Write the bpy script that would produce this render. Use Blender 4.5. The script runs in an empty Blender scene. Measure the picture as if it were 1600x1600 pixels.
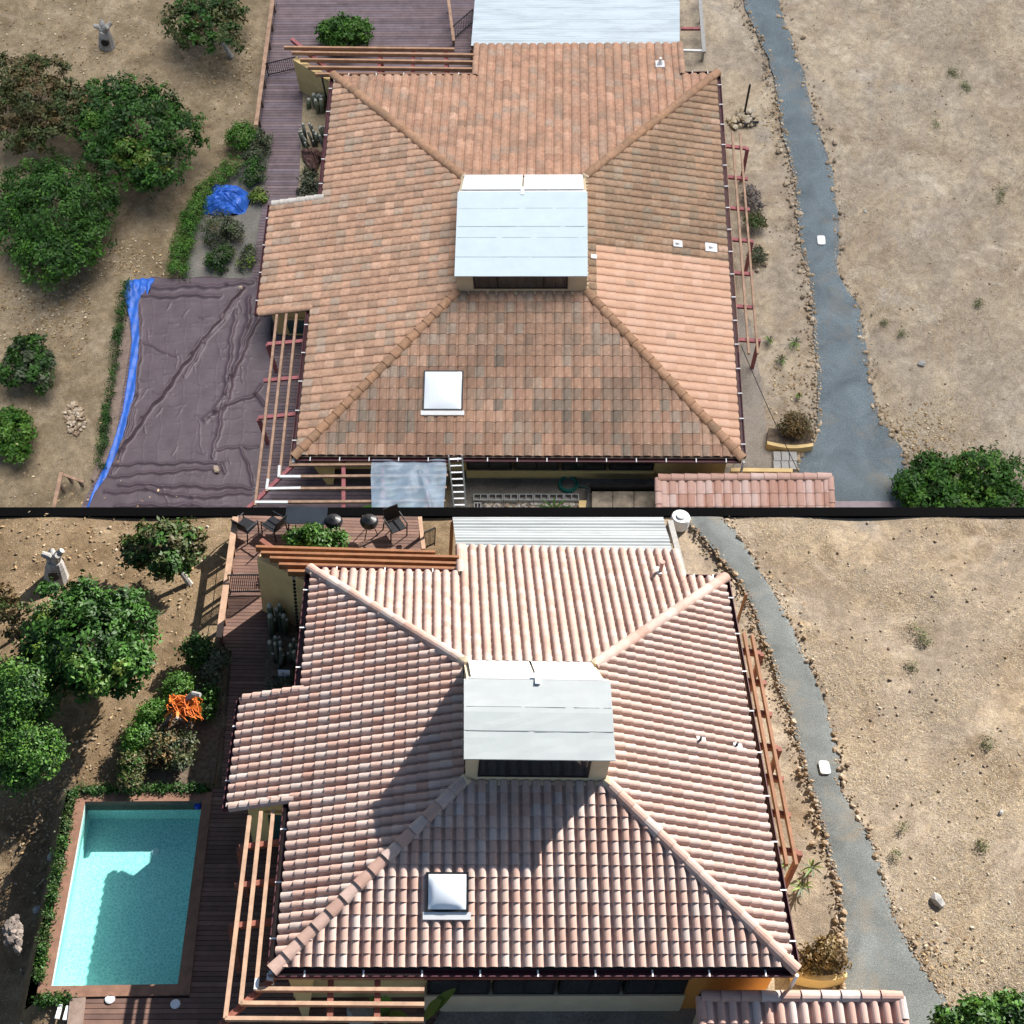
import bpy, math, random
import numpy as np
from mathutils import Matrix, Vector
SC = bpy.context.scene
R = math.radians
rnd = random.Random(7)
nr = np.random.default_rng(7)

# ------------------------------------------------------------------ sites
# The photograph shows one hillside house on two days: once with its old roof under cloud, once with
# its new roof in clear sun.  Both states are built, on two terraces: the old one up the slope
# (site U), the new one on the lower terrace (site L).  The pose of each terrace was surveyed from
# the corners of its eaves.
F = 2100.0
def rot3(a, b, c):
    return Matrix.Rotation(a, 3, 'X') @ Matrix.Rotation(b, 3, 'Y') @ Matrix.Rotation(c, 3, 'Z')
KL = 0.90
class Site: pass
U = Site(); L = Site()
U.R = rot3(-0.457873507, -0.025827721, -0.018376955); U.t = Vector((-7.3171045, 1.8988778, -45.663079))
U.W, U.D, U.he, U.zc = 15.0, 17.04, 2.1, 1.06
L.R = rot3(-0.744728086, 0.069170926, 0.030880691); L.t = Vector((-5.614106, -10.888325, -32.044739)) * KL
L.W, L.D, L.he, L.zc = 12.5 * KL, 12.309 * KL, 2.67, 1.226
UP = ((U.R @ Vector((0, 0, 1))) + (L.R @ Vector((0, 0, 1)))).normalized()
_x = Vector((1, 0, 0)); _x = (_x - UP * _x.dot(UP)).normalized(); _y = UP.cross(_x)
CW = Matrix((_x, _y, UP))                       # camera space to world
CAMZ = 45.0
for S, nm in ((U, 'old roof terrace'), (L, 'new roof terrace')):
    S.nm = nm
    S.tag = 'U' if S is U else 'L'
    S.col = bpy.data.collections.new(nm); SC.collection.children.link(S.col)
    g = S.R @ Vector((0, 0, -S.he)) + S.t       # ground origin under the left front eave corner
    S.g = g
    S.M = Matrix.Translation((0, 0, CAMZ)) @ (CW @ S.R).to_4x4()
    S.M.translation = CW @ g + Vector((0, 0, CAMZ))
def P(S, x, y, z=0.0):
    """survey: photo point -> local metres on the level plane z above the terrace's ground"""
    d = Vector(((x - 800) / F, -(y - 800) / F, -1.0)); n = S.R @ Vector((0, 0, 1))
    o = S.g + n * z
    k = o.dot(n) / d.dot(n)
    return S.R.transposed() @ (d * k - S.g)
def Q(S, p):
    q = S.R @ Vector(p) + S.g
    return 800 + F * q.x / -q.z, 800 - F * q.y / -q.z
def mpp(S, x, y, z=0.0):
    return -(S.R @ P(S, x, y, z) + S.g).z / F

# ------------------------------------------------------------------ camera, sky, suns, exposure
cam = bpy.data.cameras.new('camera'); co = bpy.data.objects.new('camera', cam); SC.collection.objects.link(co)
cam.sensor_width = 36.0; cam.lens = 36.0 * F / 1600.0; cam.clip_end = 2000.0
co.matrix_world = Matrix.Translation((0, 0, CAMZ)) @ CW.to_4x4()
SC.camera = co
SUN_AZ, SUN_EL = 46.0, 34.0                     # in terrace L's own frame
sl = Vector((math.cos(R(SUN_AZ)) * math.cos(R(SUN_EL)), math.sin(R(SUN_AZ)) * math.cos(R(SUN_EL)), math.sin(R(SUN_EL))))
sw = (CW @ L.R @ sl).normalized()
w = bpy.data.worlds.new('World'); SC.world = w; w.use_nodes = True
nt = w.node_tree; bg = nt.nodes['Background']
sky = nt.nodes.new('ShaderNodeTexSky'); sky.sky_type = 'NISHITA'; sky.sun_disc = False
sky.sun_elevation = math.asin(sw.z); sky.sun_rotation = math.atan2(sw.x, sw.y)
nt.links.new(sky.outputs[0], bg.inputs[0]); bg.inputs[1].default_value = 0.05
def sun(name, d, strength, angle, colr, coll):
    l = bpy.data.lights.new(name, 'SUN'); l.energy = strength; l.angle = R(angle); l.color = colr
    o = bpy.data.objects.new(name, l); SC.collection.objects.link(o)
    o.rotation_euler = d.to_track_quat('Z', 'Y').to_euler(); o.location = (0, 0, 80)
    o.light_linking.receiver_collection = coll
    return o
# one sun for each of the two days: clear for the lower terrace, clouded over for the upper one
sun('sun_clear_day', sw, 4.4, 0.5, (1.0, 0.955, 0.90), L.col)
sun('sun_overcast_day', (CW @ U.R @ Vector((0.22, 0.25, 1))).normalized(), 1.5, 45, (1.0, 0.97, 0.94), U.col)
SC.view_settings.view_transform = 'Standard'; SC.view_settings.look = 'None'
SC.view_settings.exposure = 1.5; SC.view_settings.gamma = 1.0; SC.view_settings.use_curve_mapping = False
SC.cycles.use_denoising = True
SC.cycles.max_bounces = 6; SC.cycles.transparent_max_bounces = 12

# ------------------------------------------------------------------ materials
def nmat(name):
    m = bpy.data.materials.new(name); m.use_nodes = True
    return m, m.node_tree, m.node_tree.nodes['Principled BSDF']
def noise(nt, co, scale, detail=4.0, rough=0.55, dist=0.0):
    n = nt.nodes.new('ShaderNodeTexNoise'); n.inputs['Scale'].default_value = scale
    n.inputs['Detail'].default_value = detail; n.inputs['Roughness'].default_value = rough
    n.inputs['Distortion'].default_value = dist
    nt.links.new(co, n.inputs['Vector']); return n.outputs[0]
def ramp(nt, fac, stops):
    r = nt.nodes.new('ShaderNodeValToRGB'); cr = r.color_ramp
    while len(cr.elements) < len(stops): cr.elements.new(0.5)
    for e, (p, c) in zip(cr.elements, stops):
        e.position = p; e.color = (c, c, c, 1) if isinstance(c, (int, float)) else (*c, 1)
    nt.links.new(fac, r.inputs[0]); return r.outputs[0]
def mix(nt, fac, a, b, kind='MIX'):
    m = nt.nodes.new('ShaderNodeMix'); m.data_type = 'RGBA'; m.blend_type = kind
    for k, v in ((0, fac), (6, a), (7, b)):
        if isinstance(v, (int, float)): m.inputs[k].default_value = v if k == 0 else (v, v, v, 1)
        elif isinstance(v, tuple): m.inputs[k].default_value = (*v, 1)
        else: nt.links.new(v, m.inputs[k])
    return m.outputs[2]
def bump(nt, b, h, strength=0.3, dist=0.02):
    n = nt.nodes.new('ShaderNodeBump'); n.inputs['Strength'].default_value = strength; n.inputs['Distance'].default_value = dist
    nt.links.new(h, n.inputs['Height']); nt.links.new(n.outputs[0], b.inputs['Normal'])
def coords(nt, scale=None):
    t = nt.nodes.new('ShaderNodeTexCoord'); o = t.outputs['Object']
    if scale:
        m = nt.nodes.new('ShaderNodeMapping'); m.inputs['Scale'].default_value = scale
        nt.links.new(o, m.inputs['Vector']); o = m.outputs[0]
    return o
def attr(nt, name='Col'):
    a = nt.nodes.new('ShaderNodeAttribute'); a.attribute_name = name; return a.outputs['Color']
_mc = {}
def simple(name, c, rough=0.7, var=0.18, scale=6.0, b=0.0, metal=0.0, stretch=None, spec=0.3, c2=None):
    if name in _mc: return _mc[name]
    m, nt, p = nmat(name); v = coords(nt, stretch)
    n1 = noise(nt, v, scale, 6, 0.62)
    lo = c2 or tuple(x * (1 - var) for x in c); hi = tuple(min(1, x * (1 + var)) for x in c)
    nt.links.new(ramp(nt, n1, [(0.32, lo), (0.68, hi)]), p.inputs['Base Color'])
    p.inputs['Roughness'].default_value = rough; p.inputs['Metallic'].default_value = metal
    p.inputs['Specular IOR Level'].default_value = spec
    if b: bump(nt, p, noise(nt, v, scale * 6, 4), b, 0.01)
    _mc[name] = m; return m
def tinted(name, rough=0.8, scale=9.0, lo=0.72, hi=1.18, b=0.15, spec=0.25, stain=None, trans=0.0):
    """colour carried by each piece, grain and wear by noise"""
    m, nt, p = nmat(name); v = coords(nt)
    col = mix(nt, 1.0, attr(nt), ramp(nt, noise(nt, v, scale, 6, 0.65), [(0.3, lo), (0.7, hi)]), 'MULTIPLY')
    if stain:
        f = ramp(nt, noise(nt, v, stain[1], 5, 0.6), [(stain[2], 0.0), (stain[3], 0.55)])
        col = mix(nt, f, col, stain[0])
        f2 = ramp(nt, noise(nt, v, 38, 3, 0.7), [(0.66, 0.0), (0.76, 0.55)])
        col = mix(nt, f2, col, (0.42, 0.40, 0.35))
    nt.links.new(col, p.inputs['Base Color']); p.inputs['Roughness'].default_value = rough
    p.inputs['Specular IOR Level'].default_value = spec
    if b: bump(nt, p, noise(nt, v, scale * 5, 4), b, 0.008)
    if trans:
        t = nt.nodes.new('ShaderNodeBsdfTranslucent'); nt.links.new(col, t.inputs[0])
        x = nt.nodes.new('ShaderNodeMixShader'); x.inputs[0].default_value = trans
        nt.links.new(p.outputs[0], x.inputs[1]); nt.links.new(t.outputs[0], x.inputs[2])
        nt.links.new(x.outputs[0], nt.nodes['Material Output'].inputs[0])
    return m
M_TILE_OLD = tinted('weathered_clay', 0.85, 7.0, 0.72, 1.2, 0.25, 0.2, stain=((0.19, 0.15, 0.105), 1.1, 0.50, 0.82))
M_TILE_NEW = tinted('new_concrete_tile', 0.8, 5.0, 0.86, 1.1, 0.12, 0.25)
M_TILE_FRESH = tinted('fresh_clay', 0.85, 5.0, 0.9, 1.08, 0.15, 0.2)
M_LEAF = tinted('leaf', 0.55, 3.0, 0.85, 1.15, 0.0, 0.28, trans=0.18)
M_STONE = tinted('field_stone', 0.9, 14.0, 0.7, 1.2, 0.3)
M_LITTER = tinted('dry_litter', 0.9, 5.0, 0.8, 1.2, 0.0)
M_BOARD_U = tinted('mauve_deck_board', 0.75, 3.0, 0.8, 1.2, 0.1)
M_GENERIC = tinted('painted', 0.6, 4.0, 0.85, 1.12, 0.08)
def ground_mat(name, yard, field, gray, split, litter):
    m, nt, p = nmat(name); v = coords(nt)
    def three(cs, sc):
        c = ramp(nt, noise(nt, v, sc, 8, 0.6, 0.6), [(0.28, cs[0]), (0.46, cs[1]), (0.62, cs[2]), (0.78, cs[3])])
        return c
    a = three(yard, 0.55); bcol = three(field, 0.42)
    g = ramp(nt, noise(nt, v, 0.21, 6, 0.65, 1.2), [(0.52, 0.0), (0.62, 0.9)])
    bcol = mix(nt, g, bcol, gray)
    bcol = mix(nt, ramp(nt, noise(nt, v, .13, 8, .68, 2.5), [(.44, 0.0), (.56, .8)]), bcol, field[3])
    bcol = mix(nt, ramp(nt, noise(nt, coords(nt, (1, .6, 1.7)), .17, 8, .7, 2.0), [(.43, .75), (.53, 0.0)]), bcol, tuple(.5 * x + .5 * y for x, y in zip(field[0], gray)))
    pale = ramp(nt, noise(nt, v, .33, 9, .72, 2.2), [(0.53, 0.0), (0.66, .75)])
    bcol = mix(nt, pale, bcol, litter)
    dk = ramp(nt, noise(nt, v, .27, 8, .7, 1.6), [(0.30, .6), (0.44, 0.0)])
    bcol = mix(nt, dk, bcol, field[0])
    a = mix(nt, mix(nt, 1.0, pale, .6, 'MULTIPLY'), a, yard[3])
    sep = nt.nodes.new('ShaderNodeSeparateXYZ'); nt.links.new(v, sep.inputs[0])
    mr = nt.nodes.new('ShaderNodeMapRange'); mr.inputs[1].default_value = split - 1; mr.inputs[2].default_value = split + 1
    nt.links.new(sep.outputs[0], mr.inputs[0])
    col = mix(nt, mr.outputs[0], a, bcol)
    col = mix(nt, 1.0, col, ramp(nt, noise(nt, v, 3.2, 8, 0.72, 0.4), [(0.25, 0.60), (0.5, 1.0), (0.78, 1.32)]), 'MULTIPLY')
    col = mix(nt, 1.0, col, ramp(nt, noise(nt, v, .9, 7, .7, 1.5), [(0.3, 0.78), (0.5, 1.0), (0.7, 1.22)]), 'MULTIPLY')
    col = mix(nt, 1.0, col, ramp(nt, noise(nt, v, 55, 4, .8), [(0.3, 0.72), (0.5, 1.0), (0.7, 1.3)]), 'MULTIPLY')
    col = mix(nt, 1.0, col, ramp(nt, noise(nt, v, 21, 6, 0.75), [(0.3, 0.66), (0.52, 1.0), (0.75, 1.32)]), 'MULTIPLY')
    vo = nt.nodes.new('ShaderNodeTexVoronoi'); vo.inputs['Scale'].default_value = 9.0; nt.links.new(v, vo.inputs['Vector'])
    f = ramp(nt, vo.outputs['Distance'], [(0.13, 0.8), (0.2, 0.0)])
    keep = ramp(nt, vo.outputs['Color'], [(0.6, 0.0), (0.64, 1.0)])
    f = mix(nt, 1.0, f, keep, 'MULTIPLY')
    col = mix(nt, f, col, litter)
    nt.links.new(col, p.inputs['Base Color']); p.inputs['Roughness'].default_value = 0.95
    p.inputs['Specular IOR Level'].default_value = 0.1
    h = mix(nt, 0.5, noise(nt, v, 5, 8, 0.75), noise(nt, v, 30, 6, 0.75))
    bump(nt, p, h, 0.85, 0.08)
    return m
M_GROUND = {
    U: ground_mat('overcast_day_soil', [(.165, .122, .074), (.24, .182, .114), (.305, .235, .152), (.40, .32, .225)],
                  [(.27, .205, .14), (.325, .25, .175), (.375, .295, .205), (.43, .35, .25)], (.36, .315, .265), 12, (.48, .41, .31)),
    L: ground_mat('clear_day_soil', [(.125, .082, .045), (.18, .125, .072), (.235, .168, .10), (.31, .235, .155)],
                  [(.155, .108, .066), (.225, .168, .11), (.288, .222, .152), (.39, .318, .235)], (.30, .255, .205), 9.6, (.40, .31, .2))}
def gravel_mat(name, c1, c2, c3, sc=28.0):
    m, nt, p = nmat(name); v = coords(nt)
    col = ramp(nt, noise(nt, v, sc, 6, 0.8), [(0.3, c1), (0.5, c2), (0.7, c3)])
    col = mix(nt, 1.0, col, ramp(nt, noise(nt, v, 0.9, 6, 0.65, 0.5), [(0.25, 0.66), (0.75, 1.28)]), 'MULTIPLY')
    f = ramp(nt, noise(nt, v, 0.6, 7, 0.7, 0.8), [(0.54, 0.0), (0.78, 0.6)])
    col = mix(nt, f, col, (.26, .20, .13))
    if name.endswith('stone'):
        ae = nt.nodes.new('ShaderNodeAttribute'); ae.attribute_name = 'edge'
        ad = nt.nodes.new('ShaderNodeMath'); ad.operation = 'MULTIPLY_ADD'; ad.inputs[1].default_value = .95; nt.links.new(ae.outputs['Fac'], ad.inputs[0]); nt.links.new(noise(nt, v, 2.2, 8, .75, .6), ad.inputs[2])
        col = mix(nt, ramp(nt, ad.outputs[0], [(1.02, 0.0), (1.32, .92)]), col, mix(nt, noise(nt, v, 30, 4, .7), (.20, .145, .085), (.36, .28, .19)))
    nt.links.new(col, p.inputs['Base Color']); p.inputs['Roughness'].default_value = 0.95
    p.inputs['Specular IOR Level'].default_value = 0.15
    bump(nt, p, noise(nt, v, sc * 1.4, 5, 0.8), 0.7, 0.03); return m
M_PATH = {U: gravel_mat('blue_grey_crushed_stone', (.06, .078, .088), (.135, .165, .18), (.25, .28, .29)),
          L: gravel_mat('grey_crushed_stone', (.07, .078, .074), (.145, .155, .15), (.25, .26, .245))}
M_GRAVEL = gravel_mat('pea_gravel', (.13, .11, .09), (.25, .215, .18), (.42, .38, .33), 40.0)
M_CONC = gravel_mat('courtyard_concrete', (.13, .115, .095), (.22, .195, .165), (.30, .27, .23), 14.0)
M_SOIL = simple('garden_soil', (.115, .085, .06), 0.95, 0.45, 9, 0.6)
M_YELLOW = simple('ochre_stucco', (.60, .435, .205), 0.85, 0.12, 2.0, 0.2)
M_ORANGE_GLOW = simple('orange_glow_stucco', (.50, .225, .055), 0.85, 0.1, 2.0, 0.2)
M_CREAM = simple('cream_stucco', (.52, .42, .28), 0.85, 0.1, 2.0, 0.2)
M_MAROON = simple('maroon_paint', (.075, .022, .028), 0.5, 0.25, 4)
M_RED = {U: simple('faded_red_paint', (.30, .10, .105), 0.7, 0.25, 5), L: simple('brick_red_stain', (.21, .075, .05), 0.7, 0.25, 5)}
M_RAIL = {U: simple('faded_tan_timber', (.36, .225, .15), 0.75, 0.22, 4, 0.1, c2=(.24, .15, .10)),
          L: simple('tan_timber', (.37, .235, .155), 0.75, 0.22, 4, 0.1)}
M_AMBER = {U: simple('weathered_amber_timber', (.38, .215, .125), 0.7, 0.2, 4, 0.1), L: simple('fresh_amber_stain', (.225, .095, .04), 0.6, 0.2, 4, 0.1)}
M_WHITE = simple('white_paint', (.66, .66, .65), 0.5, 0.05, 3)
M_MEMB = {U: simple('pale_blue_membrane', (.52, .60, .625), 0.7, 0.045, 1.3, 0.1), L: simple('pale_grey_membrane', (.36, .385, .38), 0.75, 0.05, 1.3, 0.1)}
M_GLASS = simple('dark_window_glass', (.018, .02, .022), 0.08, 0.3, 1.5, spec=0.8)
M_TEAL = simple('teal_window_glass', (.03, .075, .075), 0.1, 0.3, 1.5, spec=0.8)
M_BLACK = simple('black_metal', (.012, .012, .014), 0.45, 0.3, 8)
M_DARK = simple('dark_underlay', (.022, .018, .016), 0.9, 0.3, 4)
M_UNDER = {U: simple('roof_underlay_old', (.085, .06, .045), 0.9, 0.3, 4), L: M_DARK}
M_BARK = simple('bark', (.20, .165, .13), 0.9, 0.35, 9, 0.5)
M_PALEBARK = simple('pale_bark', (.36, .34, .31), .9, .3, 9, .4)
M_ALU = simple('aluminium', (.62, .63, .64), 0.35, 0.08, 8, metal=0.7)
M_CMU = simple('grey_concrete_block', (.33, .32, .30), 0.9, 0.15, 9, 0.3)
M_TIMBER = {U: simple('grey_brown_timber', (.20, .145, .115), 0.8, 0.25, 5, 0.1), L: simple('brown_timber', (.19, .10, .065), 0.75, 0.22, 5, 0.1)}
M_DRIFT = simple('grey_driftwood', (.30, .285, .265), 0.9, 0.35, 9, 0.5)
M_DIVIDER = simple('divider_black', (.0025, .0025, .0028), 0.95, 0.1, 3, spec=0.02)

# ------------------------------------------------------------------ mesh building
class MB:
    def __init__(s): s.v = []; s.f = []; s.c = []
    def add(s, vs, fs, col=None):
        o = len(s.v); s.v.extend([tuple(p) for p in vs])
        s.f.extend([tuple(i + o for i in f) for f in fs]); s.c.extend([col] * len(fs)); return s
    def hexa(s, p, col=None):
        return s.add(p, [(3, 2, 1, 0), (4, 5, 6, 7), (0, 1, 5, 4), (1, 2, 6, 5), (2, 3, 7, 6), (3, 0, 4, 7)], col)
    def box(s, x0, x1, y0, y1, z0, z1, col=None):
        return s.hexa([(x0, y0, z0), (x1, y0, z0), (x1, y1, z0), (x0, y1, z0), (x0, y0, z1), (x1, y0, z1), (x1, y1, z1), (x0, y1, z1)], col)
    def beam(s, a, b, w, h, col=None, up=(0, 0, 1)):
        a = Vector(a); b = Vector(b); d = (b - a).normalized(); u = Vector(up)
        r = d.cross(u)
        if r.length < 1e-4: r = d.cross(Vector((0, 1, 0)))
        r.normalize(); u = r.cross(d).normalized(); r = r * w / 2; u = u * h / 2
        return s.hexa([a - r - u, a + r - u, b + r - u, b - r - u, a - r + u, a + r + u, b + r + u, b - r + u], col)
    def tube(s, pts, rad, n=8, col=None, cap=True):
        pts = [Vector(p) for p in pts]; rads = rad if isinstance(rad, (list, tuple)) else [rad] * len(pts)
        o = len(s.v); k = len(pts)
        for i, p in enumerate(pts):
            d = (pts[min(i + 1, k - 1)] - pts[max(i - 1, 0)]).normalized()
            a = d.cross(Vector((0.3, 1, 0.2)));
            if a.length < 1e-3: a = d.cross(Vector((1, 0, 0)))
            a.normalize(); b = d.cross(a)
            for j in range(n):
                t = 2 * math.pi * j / n
                s.v.append(tuple(p + (a * math.cos(t) + b * math.sin(t)) * rads[i]))
        fs = [(o + i * n + j, o + i * n + (j + 1) % n, o + (i + 1) * n + (j + 1) % n, o + (i + 1) * n + j) for i in range(k - 1) for j in range(n)]
        if cap: fs += [tuple(o + j for j in range(n))[::-1], tuple(o + (k - 1) * n + j for j in range(n))]
        s.f.extend(fs); s.c.extend([col] * len(fs)); return s
    def poly(s, pts, col=None):
        return s.add(pts, [tuple(range(len(pts)))], col)
    def prism(s, pts, z0, z1, col=None):
        n = len(pts); vs = [(p[0], p[1], z0) for p in pts] + [(p[0], p[1], z1) for p in pts]
        return s.add(vs, [tuple(range(n))[::-1], tuple(range(n, 2 * n))] + [(i, (i + 1) % n, n + (i + 1) % n, n + i) for i in range(n)], col)
    def rock(s, p, r, col=None, flat=0.7):
        t = (1 + 5 ** .5) / 2
        iv = [(-1, t, 0), (1, t, 0), (-1, -t, 0), (1, -t, 0), (0, -1, t), (0, 1, t), (0, -1, -t), (0, 1, -t), (t, 0, -1), (t, 0, 1), (-t, 0, -1), (-t, 0, 1)]
        fs = [(0, 11, 5), (0, 5, 1), (0, 1, 7), (0, 7, 10), (0, 10, 11), (1, 5, 9), (5, 11, 4), (11, 10, 2), (10, 7, 6), (7, 1, 8), (3, 9, 4), (3, 4, 2), (3, 2, 6), (3, 6, 8), (3, 8, 9), (4, 9, 5), (2, 4, 11), (6, 2, 10), (8, 6, 7), (9, 8, 1)]
        a = rnd.uniform(0, 6.28); ca, sa = math.cos(a), math.sin(a); sx, sy = rnd.uniform(.75, 1.3), rnd.uniform(.7, 1.05)
        vs = []
        for q in iv:
            k = r / 1.9 * rnd.uniform(.72, 1.2)
            x, y, z = q[0] * k * sx, q[1] * k * sy, q[2] * k * flat
            vs.append((p[0] + x * ca - y * sa, p[1] + x * sa + y * ca, p[2] + z))
        return s.add(vs, fs, col)
def mesh_from(name, v, f, c=None, smooth=False):
    me = bpy.data.meshes.new(name); me.from_pydata(v, [], f)
    if c is not None and any(x is not None for x in c):
        a = me.attributes.new('Col', 'FLOAT_COLOR', 'FACE')
        arr = np.ones((len(f), 4), np.float32); arr[:, :3] = [x if x is not None else (.5, .5, .5) for x in c]
        a.data.foreach_set('color', arr.ravel())
    if smooth: me.polygons.foreach_set('use_smooth', [True] * len(f))
    me.update(); return me
def _link(S, o, parent=None, org=(0, 0, 0)):
    S.col.objects.link(o)
    if parent is None: o.matrix_world = S.M @ Matrix.Translation(org)
    else: o.parent = parent
    return o
def tagit(o, label=None, cat=None, group=None, kind=None):
    for k, v in (('label', label), ('category', cat), ('group', group), ('kind', kind)):
        if v: o[k] = v
    return o
ORG = {}
def thing(S, name, label, cat, org, group=None):
    o = bpy.data.objects.new(name, None); o.empty_display_size = 0.2
    _link(S, o, None, org); ORG[o.name] = Vector(org); return tagit(o, label, cat, group)
def root_org(o):
    while o.parent: o = o.parent
    return ORG.get(o.name, Vector((0, 0, 0)))
def put(S, name, mb, mat, parent=None, org=None, smooth=False, kind=None):
    """link a mesh; as a part (coordinates relative to its thing) or as a thing of its own"""
    if parent is not None: o0 = root_org(parent)
    else: o0 = Vector(org if org is not None else (0, 0, 0))
    v = [(p[0] - o0.x, p[1] - o0.y, p[2] - o0.z) for p in mb.v]
    me = mesh_from(name, v, mb.f, mb.c, smooth); me.materials.append(mat)
    o = bpy.data.objects.new(name, me); _link(S, o, parent, o0)
    if parent is None: ORG[o.name] = o0
    if kind: o['kind'] = kind
    return o
def solo(S, name, mb, mat, label, cat, org, group=None, smooth=False):
    return tagit(put(S, name, mb, mat, None, org, smooth), label, cat, group)
def quads_np(S, name, V, F4, C, mat, parent=None, org=None, kind=None):
    if parent is not None: o0 = root_org(parent)
    else: o0 = Vector(org if org is not None else (0, 0, 0))
    me = bpy.data.meshes.new(name); V = np.asarray(V, np.float32) - np.array(o0[:], np.float32)
    n = len(F4); k = F4.shape[1]
    me.vertices.add(len(V)); me.vertices.foreach_set('co', V.ravel())
    me.loops.add(n * k); me.loops.foreach_set('vertex_index', F4.astype(np.int32).ravel())
    me.polygons.add(n); me.polygons.foreach_set('loop_start', np.arange(0, n * k, k, dtype=np.int32))
    me.update(calc_edges=True)
    a = me.attributes.new('Col', 'FLOAT_COLOR', 'FACE'); arr = np.ones((n, 4), np.float32); arr[:, :3] = C
    a.data.foreach_set('color', arr.ravel()); me.materials.append(mat)
    o = bpy.data.objects.new(name, me); _link(S, o, parent, o0)
    if parent is None: ORG[o.name] = o0
    if kind: o['kind'] = kind
    return o
def leaf_cloud(blobs, n, size, tints, shell=0.55, aspect=0.5, droop=0.0, clip=None):
    """n leaf quads over a set of blobs (x,y,z,r): each blob is broken into small sprays"""
    B = np.array([(b[0], b[1], b[2], b[3], b[4] if len(b) > 4 else 0.8) for b in blobs], float)
    wgt = B[:, 3] ** 2; wgt /= wgt.sum()
    ns = max(8, n // 36)
    bi = nr.choice(len(B), ns, p=wgt)
    d = nr.normal(size=(ns, 3)); d[:, 2] = np.abs(d[:, 2]) * 1.15 - 0.35; d /= np.linalg.norm(d, axis=1)[:, None]
    rr = B[bi, 3] * (shell + (1.06 - shell) * nr.random(ns) ** 0.6)
    sc = np.stack([np.ones(ns), np.ones(ns), B[bi, 4]], 1)
    ctr = B[bi, :3] + d * rr[:, None] * sc
    st = nr.integers(0, len(tints), ns); sb = nr.uniform(0.75, 1.25, ns)
    k = nr.integers(0, ns, n)
    rs = (0.11 + 0.095 * B[bi[k], 3])[:, None]
    p = ctr[k] + nr.normal(size=(n, 3)) * rs * np.array([.6, .6, .42])
    nrm = d[k] * 0.9 + nr.normal(size=(n, 3)) * 0.55 + np.array([0, 0, .35]); nrm /= np.linalg.norm(nrm, axis=1)[:, None]
    a = np.cross(nrm, nr.normal(size=(n, 3))); a /= np.linalg.norm(a, axis=1)[:, None] + 1e-9
    a[:, 2] -= droop; b = np.cross(nrm, a)
    s = (size * nr.uniform(.65, 1.3, n))[:, None]
    V = np.stack([p - a * s, p - b * s * aspect + nrm * s * .12, p + a * s, p + b * s * aspect + nrm * s * .12], 1).reshape(-1, 3)
    T = np.array(tints)[st[k]] * sb[k][:, None] * nr.uniform(.8, 1.2, (n, 1))
    if clip is not None:
        keep = clip(p); V = V.reshape(-1, 4, 3)[keep].reshape(-1, 3); T = T[keep]
    Fq = np.arange(len(V)).reshape(-1, 4)
    return V, Fq, T
GREEN = [(.024, .072, .010), (.034, .094, .013), (.046, .118, .017), (.019, .054, .009)]
BRIGHT = [(.042, .120, .014), (.062, .155, .018), (.085, .178, .024)]
LIME = [(.13, .20, .03), (.17, .22, .04), (.09, .16, .03)]
OLIVE = [(.06, .085, .025), (.08, .095, .03), (.05, .075, .02), (.11, .09, .035)]
RUST = [(.10, .075, .03), (.075, .085, .028), (.055, .08, .022), (.13, .085, .035)]
GREY = [(.085, .105, .06), (.11, .125, .075), (.07, .09, .045)]
DRY = [(.16, .10, .035), (.12, .075, .03), (.19, .13, .05), (.09, .07, .03)]
def tree(S, name, label, cat, base, blobs, n, size, tints, group=None, trunk=0.09, white=False, shell=0.55, extra=None, aspect=0.5, clip=None):
    """base: local point on the ground; blobs: (px,py,z,radius_px[,squash])"""
    bl = []
    for b in blobs:
        p = P(S, b[0], b[1], b[2]); bl.append((p.x, p.y, p.z, b[3] * mpp(S, b[0], b[1], b[2]), *(b[4:])))
    t = thing(S, name, label, cat, base, group)
    V, Fq, T = leaf_cloud(bl, n, size, tints, shell, aspect, clip=clip)
    if extra:
        eb = []
        for b in extra[0]:
            p = P(S, b[0], b[1], b[2]); eb.append((p.x, p.y, p.z, b[3] * mpp(S, b[0], b[1], b[2])))
        V2, F2, T2 = leaf_cloud(eb, extra[1], size, extra[2], 0.75, aspect)
        Fq = np.concatenate([Fq, F2 + len(V)]); V = np.concatenate([V, V2]); T = np.concatenate([T, T2])
    quads_np(S, 'crown', V, Fq, T, M_LEAF, t)
    m = MB(); bx = Vector(base)
    if trunk:
        cz = Vector((sum(b[0] for b in bl) / len(bl), sum(b[1] for b in bl) / len(bl), sum(b[2] for b in bl) / len(bl)))
        fork = bx.lerp(cz, 0.45); fork.z = bx.z + (cz.z - bx.z) * 0.5
        m.tube([bx + Vector((0, 0, -.05)), bx.lerp(fork, .5), fork], [trunk * 1.3, trunk, trunk * .85], 8)
        for b in bl[:7]:
            e = Vector(b[:3]); q = fork.lerp(e, .5) + Vector((rnd.uniform(-.1, .1), rnd.uniform(-.1, .1), .05))
            m.tube([fork, q, e + Vector((0, 0, b[3] * .3))], [trunk * .6, trunk * .4, trunk * .12], 6)
    else:
        for b in bl:
            for k in range(4):
                e = Vector(b[:3]) + Vector((rnd.uniform(-.6, .6), rnd.uniform(-.6, .6), rnd.uniform(0, .6))) * b[3]
                m.tube([bx, bx.lerp(e, .55), e], [.018, .012, .005], 5)
    put(S, 'trunk' if trunk else 'stem', m, M_PALEBARK if white else M_BARK, t)
    return t

def kx(c, a, b):
    k = rnd.uniform(a, b); return tuple(v * k for v in c)
def pts(S, px, z=0.0): return [P(S, x, y, z) for x, y in px]
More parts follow.
